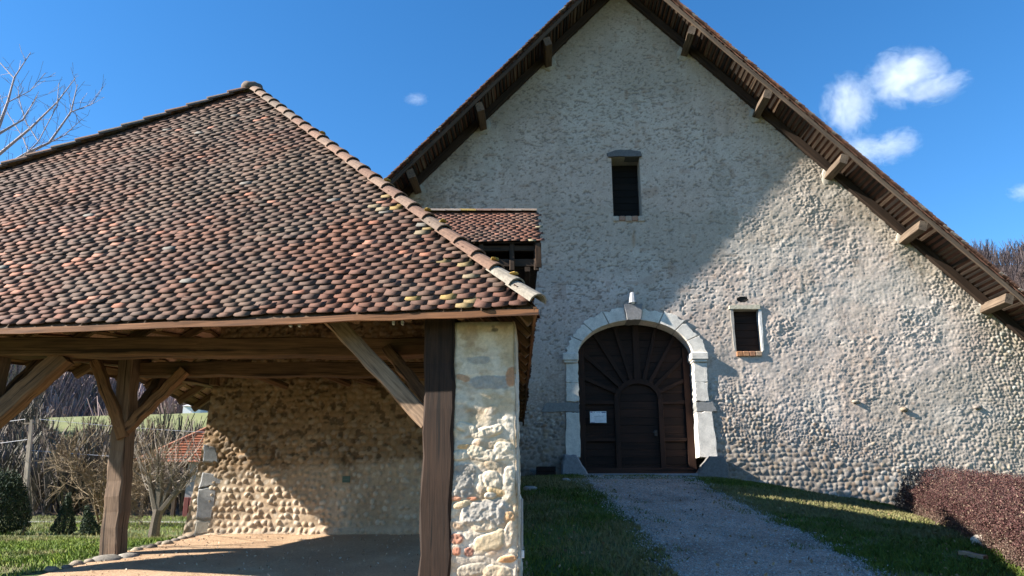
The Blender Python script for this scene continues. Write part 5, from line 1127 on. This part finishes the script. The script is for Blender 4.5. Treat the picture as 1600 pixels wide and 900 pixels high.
def woods(name, x, y, hf, hgt, cols, label, seed, m=22):
    r = np.random.default_rng(seed); n = len(x); z = hf(x, y); H = hgt * (.6 + .7 * r.random(n)); base = np.c_[x, y, z - .3]; a = r.random((n, m)) * 6.283; t0 = .12 + .5 * r.random((n, m)); rr_ = (.10 + .32 * r.random((n, m))) * H[:, None]; zz = (t0 + .30 + .35 * r.random((n, m))).clip(0, 1.05) * H[:, None]
    A = base[:, None] + np.stack([rr_ * .15 * np.cos(a), rr_ * .15 * np.sin(a), t0 * H[:, None]], -1); B = base[:, None] + np.stack([rr_ * np.cos(a), rr_ * np.sin(a), zz], -1); w_ = (.05 + .05 * r.random((n, m)))[..., None] * hgt * .10 * np.stack([-np.sin(a), np.cos(a), 0 * a], -1); V = np.stack([A - w_, A + w_, B + w_ * 1.6, B - w_ * .6], 2).reshape(-1, 3)
    tr_ = np.stack([base + [-.12, 0, 0], base + [.12, 0, 0], base + np.c_[0 * H + .05, 0 * H, H * .8], base + np.c_[0 * H - .05, 0 * H, H * .8]], 1).reshape(-1, 3); C = palette(r.random(n), cols) * (.7 + .6 * r.random(n))[:, None]; V = np.concatenate([V, tr_]); C = np.concatenate([np.repeat(C, 4 * m, 0) * (.8 + .5 * r.random((n * m * 4, 1))), np.repeat(C * .8, 4, 0)])
    o = mesh_np(name, V, [np.arange(len(V)).reshape(-1, 4)], M_LEAF, None, col=C); tag(o, label, "wood", kind="stuff")
r = np.random.default_rng(2); PUR = [(.30, .215, .20), (.26, .19, .185), (.34, .25, .22), (.23, .17, .165), (.18, .16, .11)]  # far wood colours lightened in place of haze
n = 7500; y = r.uniform(168, 430, n); x = r.uniform(-.95, -.12, n) * y; woods("far_wood", x, y, hill_left, 10, PUR, "purple brown leafless wood on the far hillside under the shed roof", 3)
n = 900; y = r.uniform(63, 112, n); x = r.uniform(-.95, -.38, n) * y; k = (x / y < -.60) | (y < 92); x, y = x[k], y[k]; woods("scrub_wood", x, y, hill_left, 5.0, [(.115, .085, .065), (.09, .07, .058), (.13, .098, .07), (.08, .07, .045)], "dark bare scrub wood at the foot of the meadow", 5, 46)
n = 1500; y = r.uniform(120, 330, n); x = r.uniform(.5, .9, n) * y; woods("hill_wood", x, y, hill_right, 9, [(.06, .044, .045), (.05, .038, .04), (.07, .052, .048)], "dark leafless wood on the hill behind the barn", 7)
hs = empty("distant_house", (-54, 128, 15)); q = atY(300, 637, 130.0); hs.location = q; ORG[hs.name] = np.array(q); tag(hs, "tiny long white building on the meadow ridge", "house"); hz = float(hill_left(q[0], q[1])); mb = MB(); mb.box(q + [-1.5, 0, hz - q[2] - .5], q + [1.5, 3, .25], (.75, .75, .75)); mb.build("wall", M_PAINT, hs); mb = MB(); mb.poly([q + [-1.6, -.3, .25], q + [1.6, -.3, .25], q + [1.6, 1.5, .7], q + [-1.6, 1.5, .7]], (.5, .5, .52)); mb.poly([q + [1.6, 3.3, .25], q + [-1.6, 3.3, .25], q + [-1.6, 1.5, .7], q + [1.6, 1.5, .7]], (.5, .5, .52)); mb.build("roof", M_PAINT, hs)
# trees on the right-hand skyline
rg = np.random.default_rng(31); proto = []
for k in range(7):
    px = (1541, 1552, 1562, 1572, 1581, 1590, 1598)[k]; Y = 250 + rg.uniform(-10, 14); d = ray(px, 400); x = d[0] / d[1] * Y; z = float(hill_right(x, Y)); hgt = rg.uniform(8, 12)
    root = empty("hilltop_tree", (x, Y, z)); tag(root, "dark leafless tree on the skyline of the hill beyond the barn's right eave", "tree", "bare trees on the right skyline")
    if k < 3:
        mb = MB(); mb.tube([(x, Y, z - .5), (x, Y, z + hgt * .45)], [.28, .18], 5, (.07, .055, .05)); a = mb.build("trunk", M_BARK, root); mb = MB()
        for j in range(9): grow(mb, np.array([x, Y, z + hgt * rg.uniform(.2, .45)]), np.array([rg.normal(0, .5), rg.normal(0, .5), 1.0]), hgt * .32, .14, 3, rg, (.09, .065, .06), .45, .2, (3, 4), .66, .05, 2)
        b = mb.build("crown", M_BARK, root); proto.append((a, b))
    else:
        for s in proto[k % 3]: c = s.copy(); COL.objects.link(c); c.parent = root
# ------------------------------------------------------------------ clouds
def m_cloud():
    m = bpy.data.materials.new("cloud_vapour"); m.use_nodes = True; n = m.node_tree.nodes; l = m.node_tree.links; n.clear(); out = n.new("ShaderNodeOutputMaterial"); v = n.new("ShaderNodeVolumePrincipled"); v.inputs["Color"].default_value = (1, 1, 1, 1); v.inputs["Anisotropy"].default_value = 0.0
    tc = n.new("ShaderNodeTexCoord"); oi = n.new("ShaderNodeObjectInfo"); ad = N(n, "ShaderNodeVectorMath", operation='ADD'); sc = N(n, "ShaderNodeVectorMath", operation='SCALE'); sc.inputs["Scale"].default_value = 30; l.new(oi.outputs["Random"], sc.inputs[0]); l.new(tc.outputs["Object"], ad.inputs[0]); l.new(sc.outputs[0], ad.inputs[1])
    a = noise(n, l, ad.outputs[0], 2.0, 7, .68, .8); ln = N(n, "ShaderNodeVectorMath", operation='LENGTH'); l.new(tc.outputs["Object"], ln.inputs[0])
    s1 = N(n, "ShaderNodeMath", operation='MULTIPLY_ADD'); l.new(a.outputs[0], s1.inputs[0]); s1.inputs[1].default_value = 2.6; s1.inputs[2].default_value = -.62
    s2 = N(n, "ShaderNodeMath", operation='SUBTRACT'); l.new(s1.outputs[0], s2.inputs[0]); l.new(ln.outputs["Value"], s2.inputs[1])
    mr = n.new("ShaderNodeMapRange"); l.new(s2.outputs[0], mr.inputs[0]); mr.inputs[1].default_value = -.35; mr.inputs[2].default_value = .85; mr.inputs[3].default_value = 0; mr.inputs[4].default_value = .011
    l.new(mr.outputs[0], v.inputs["Density"]); l.new(v.outputs[0], out.inputs["Volume"]); return m
M_CLOUD = m_cloud()
try: SC.cycles.volume_bounces = 6; SC.cycles.max_bounces = 12
except Exception as e: print(e)
CD = 1500.0
mb = MB(); mb.blob((0, 0, 0), (1.15, 1.15, 1.15), (1, 1, 1), 16, 10, 0); cm = mb.build("cloud", M_CLOUD); cm_me = cm.data
for k, (px, py, rx, ry, rot, lab) in enumerate(((1415, 121, 62, 46, .0, "largest white puffy cloud, middle of the group above the right roof slope"), (1325, 165, 38, 52, .2, "tall ragged cloud left of the largest cloud"), (1470, 137, 48, 24, .3, "small wispy cloud trailing right of the largest cloud"), (1345, 236, 40, 24, -.1, "low cloud puff touching the right roof slope"), (1398, 228, 42, 26, .3, "faint cloud curl below the largest cloud"), (650, 155, 20, 9, 0, "tiny faint wisp of cloud over the shed roof"), (1597, 300, 22, 14, 0, "faint cloud scrap at the right edge"))):
    o = cm if k == 0 else bpy.data.objects.new("cloud", cm_me)
    if k: COL.objects.link(o)
    p = atY(px, py, CD); s = CD / 1200 * 1.06; o.location = p; o.scale = (rx * s, (rx + ry) / 2 * s, ry * s); o.rotation_euler = (0, -rot, 0); tag(o, lab, "cloud", "white clouds in the blue sky")
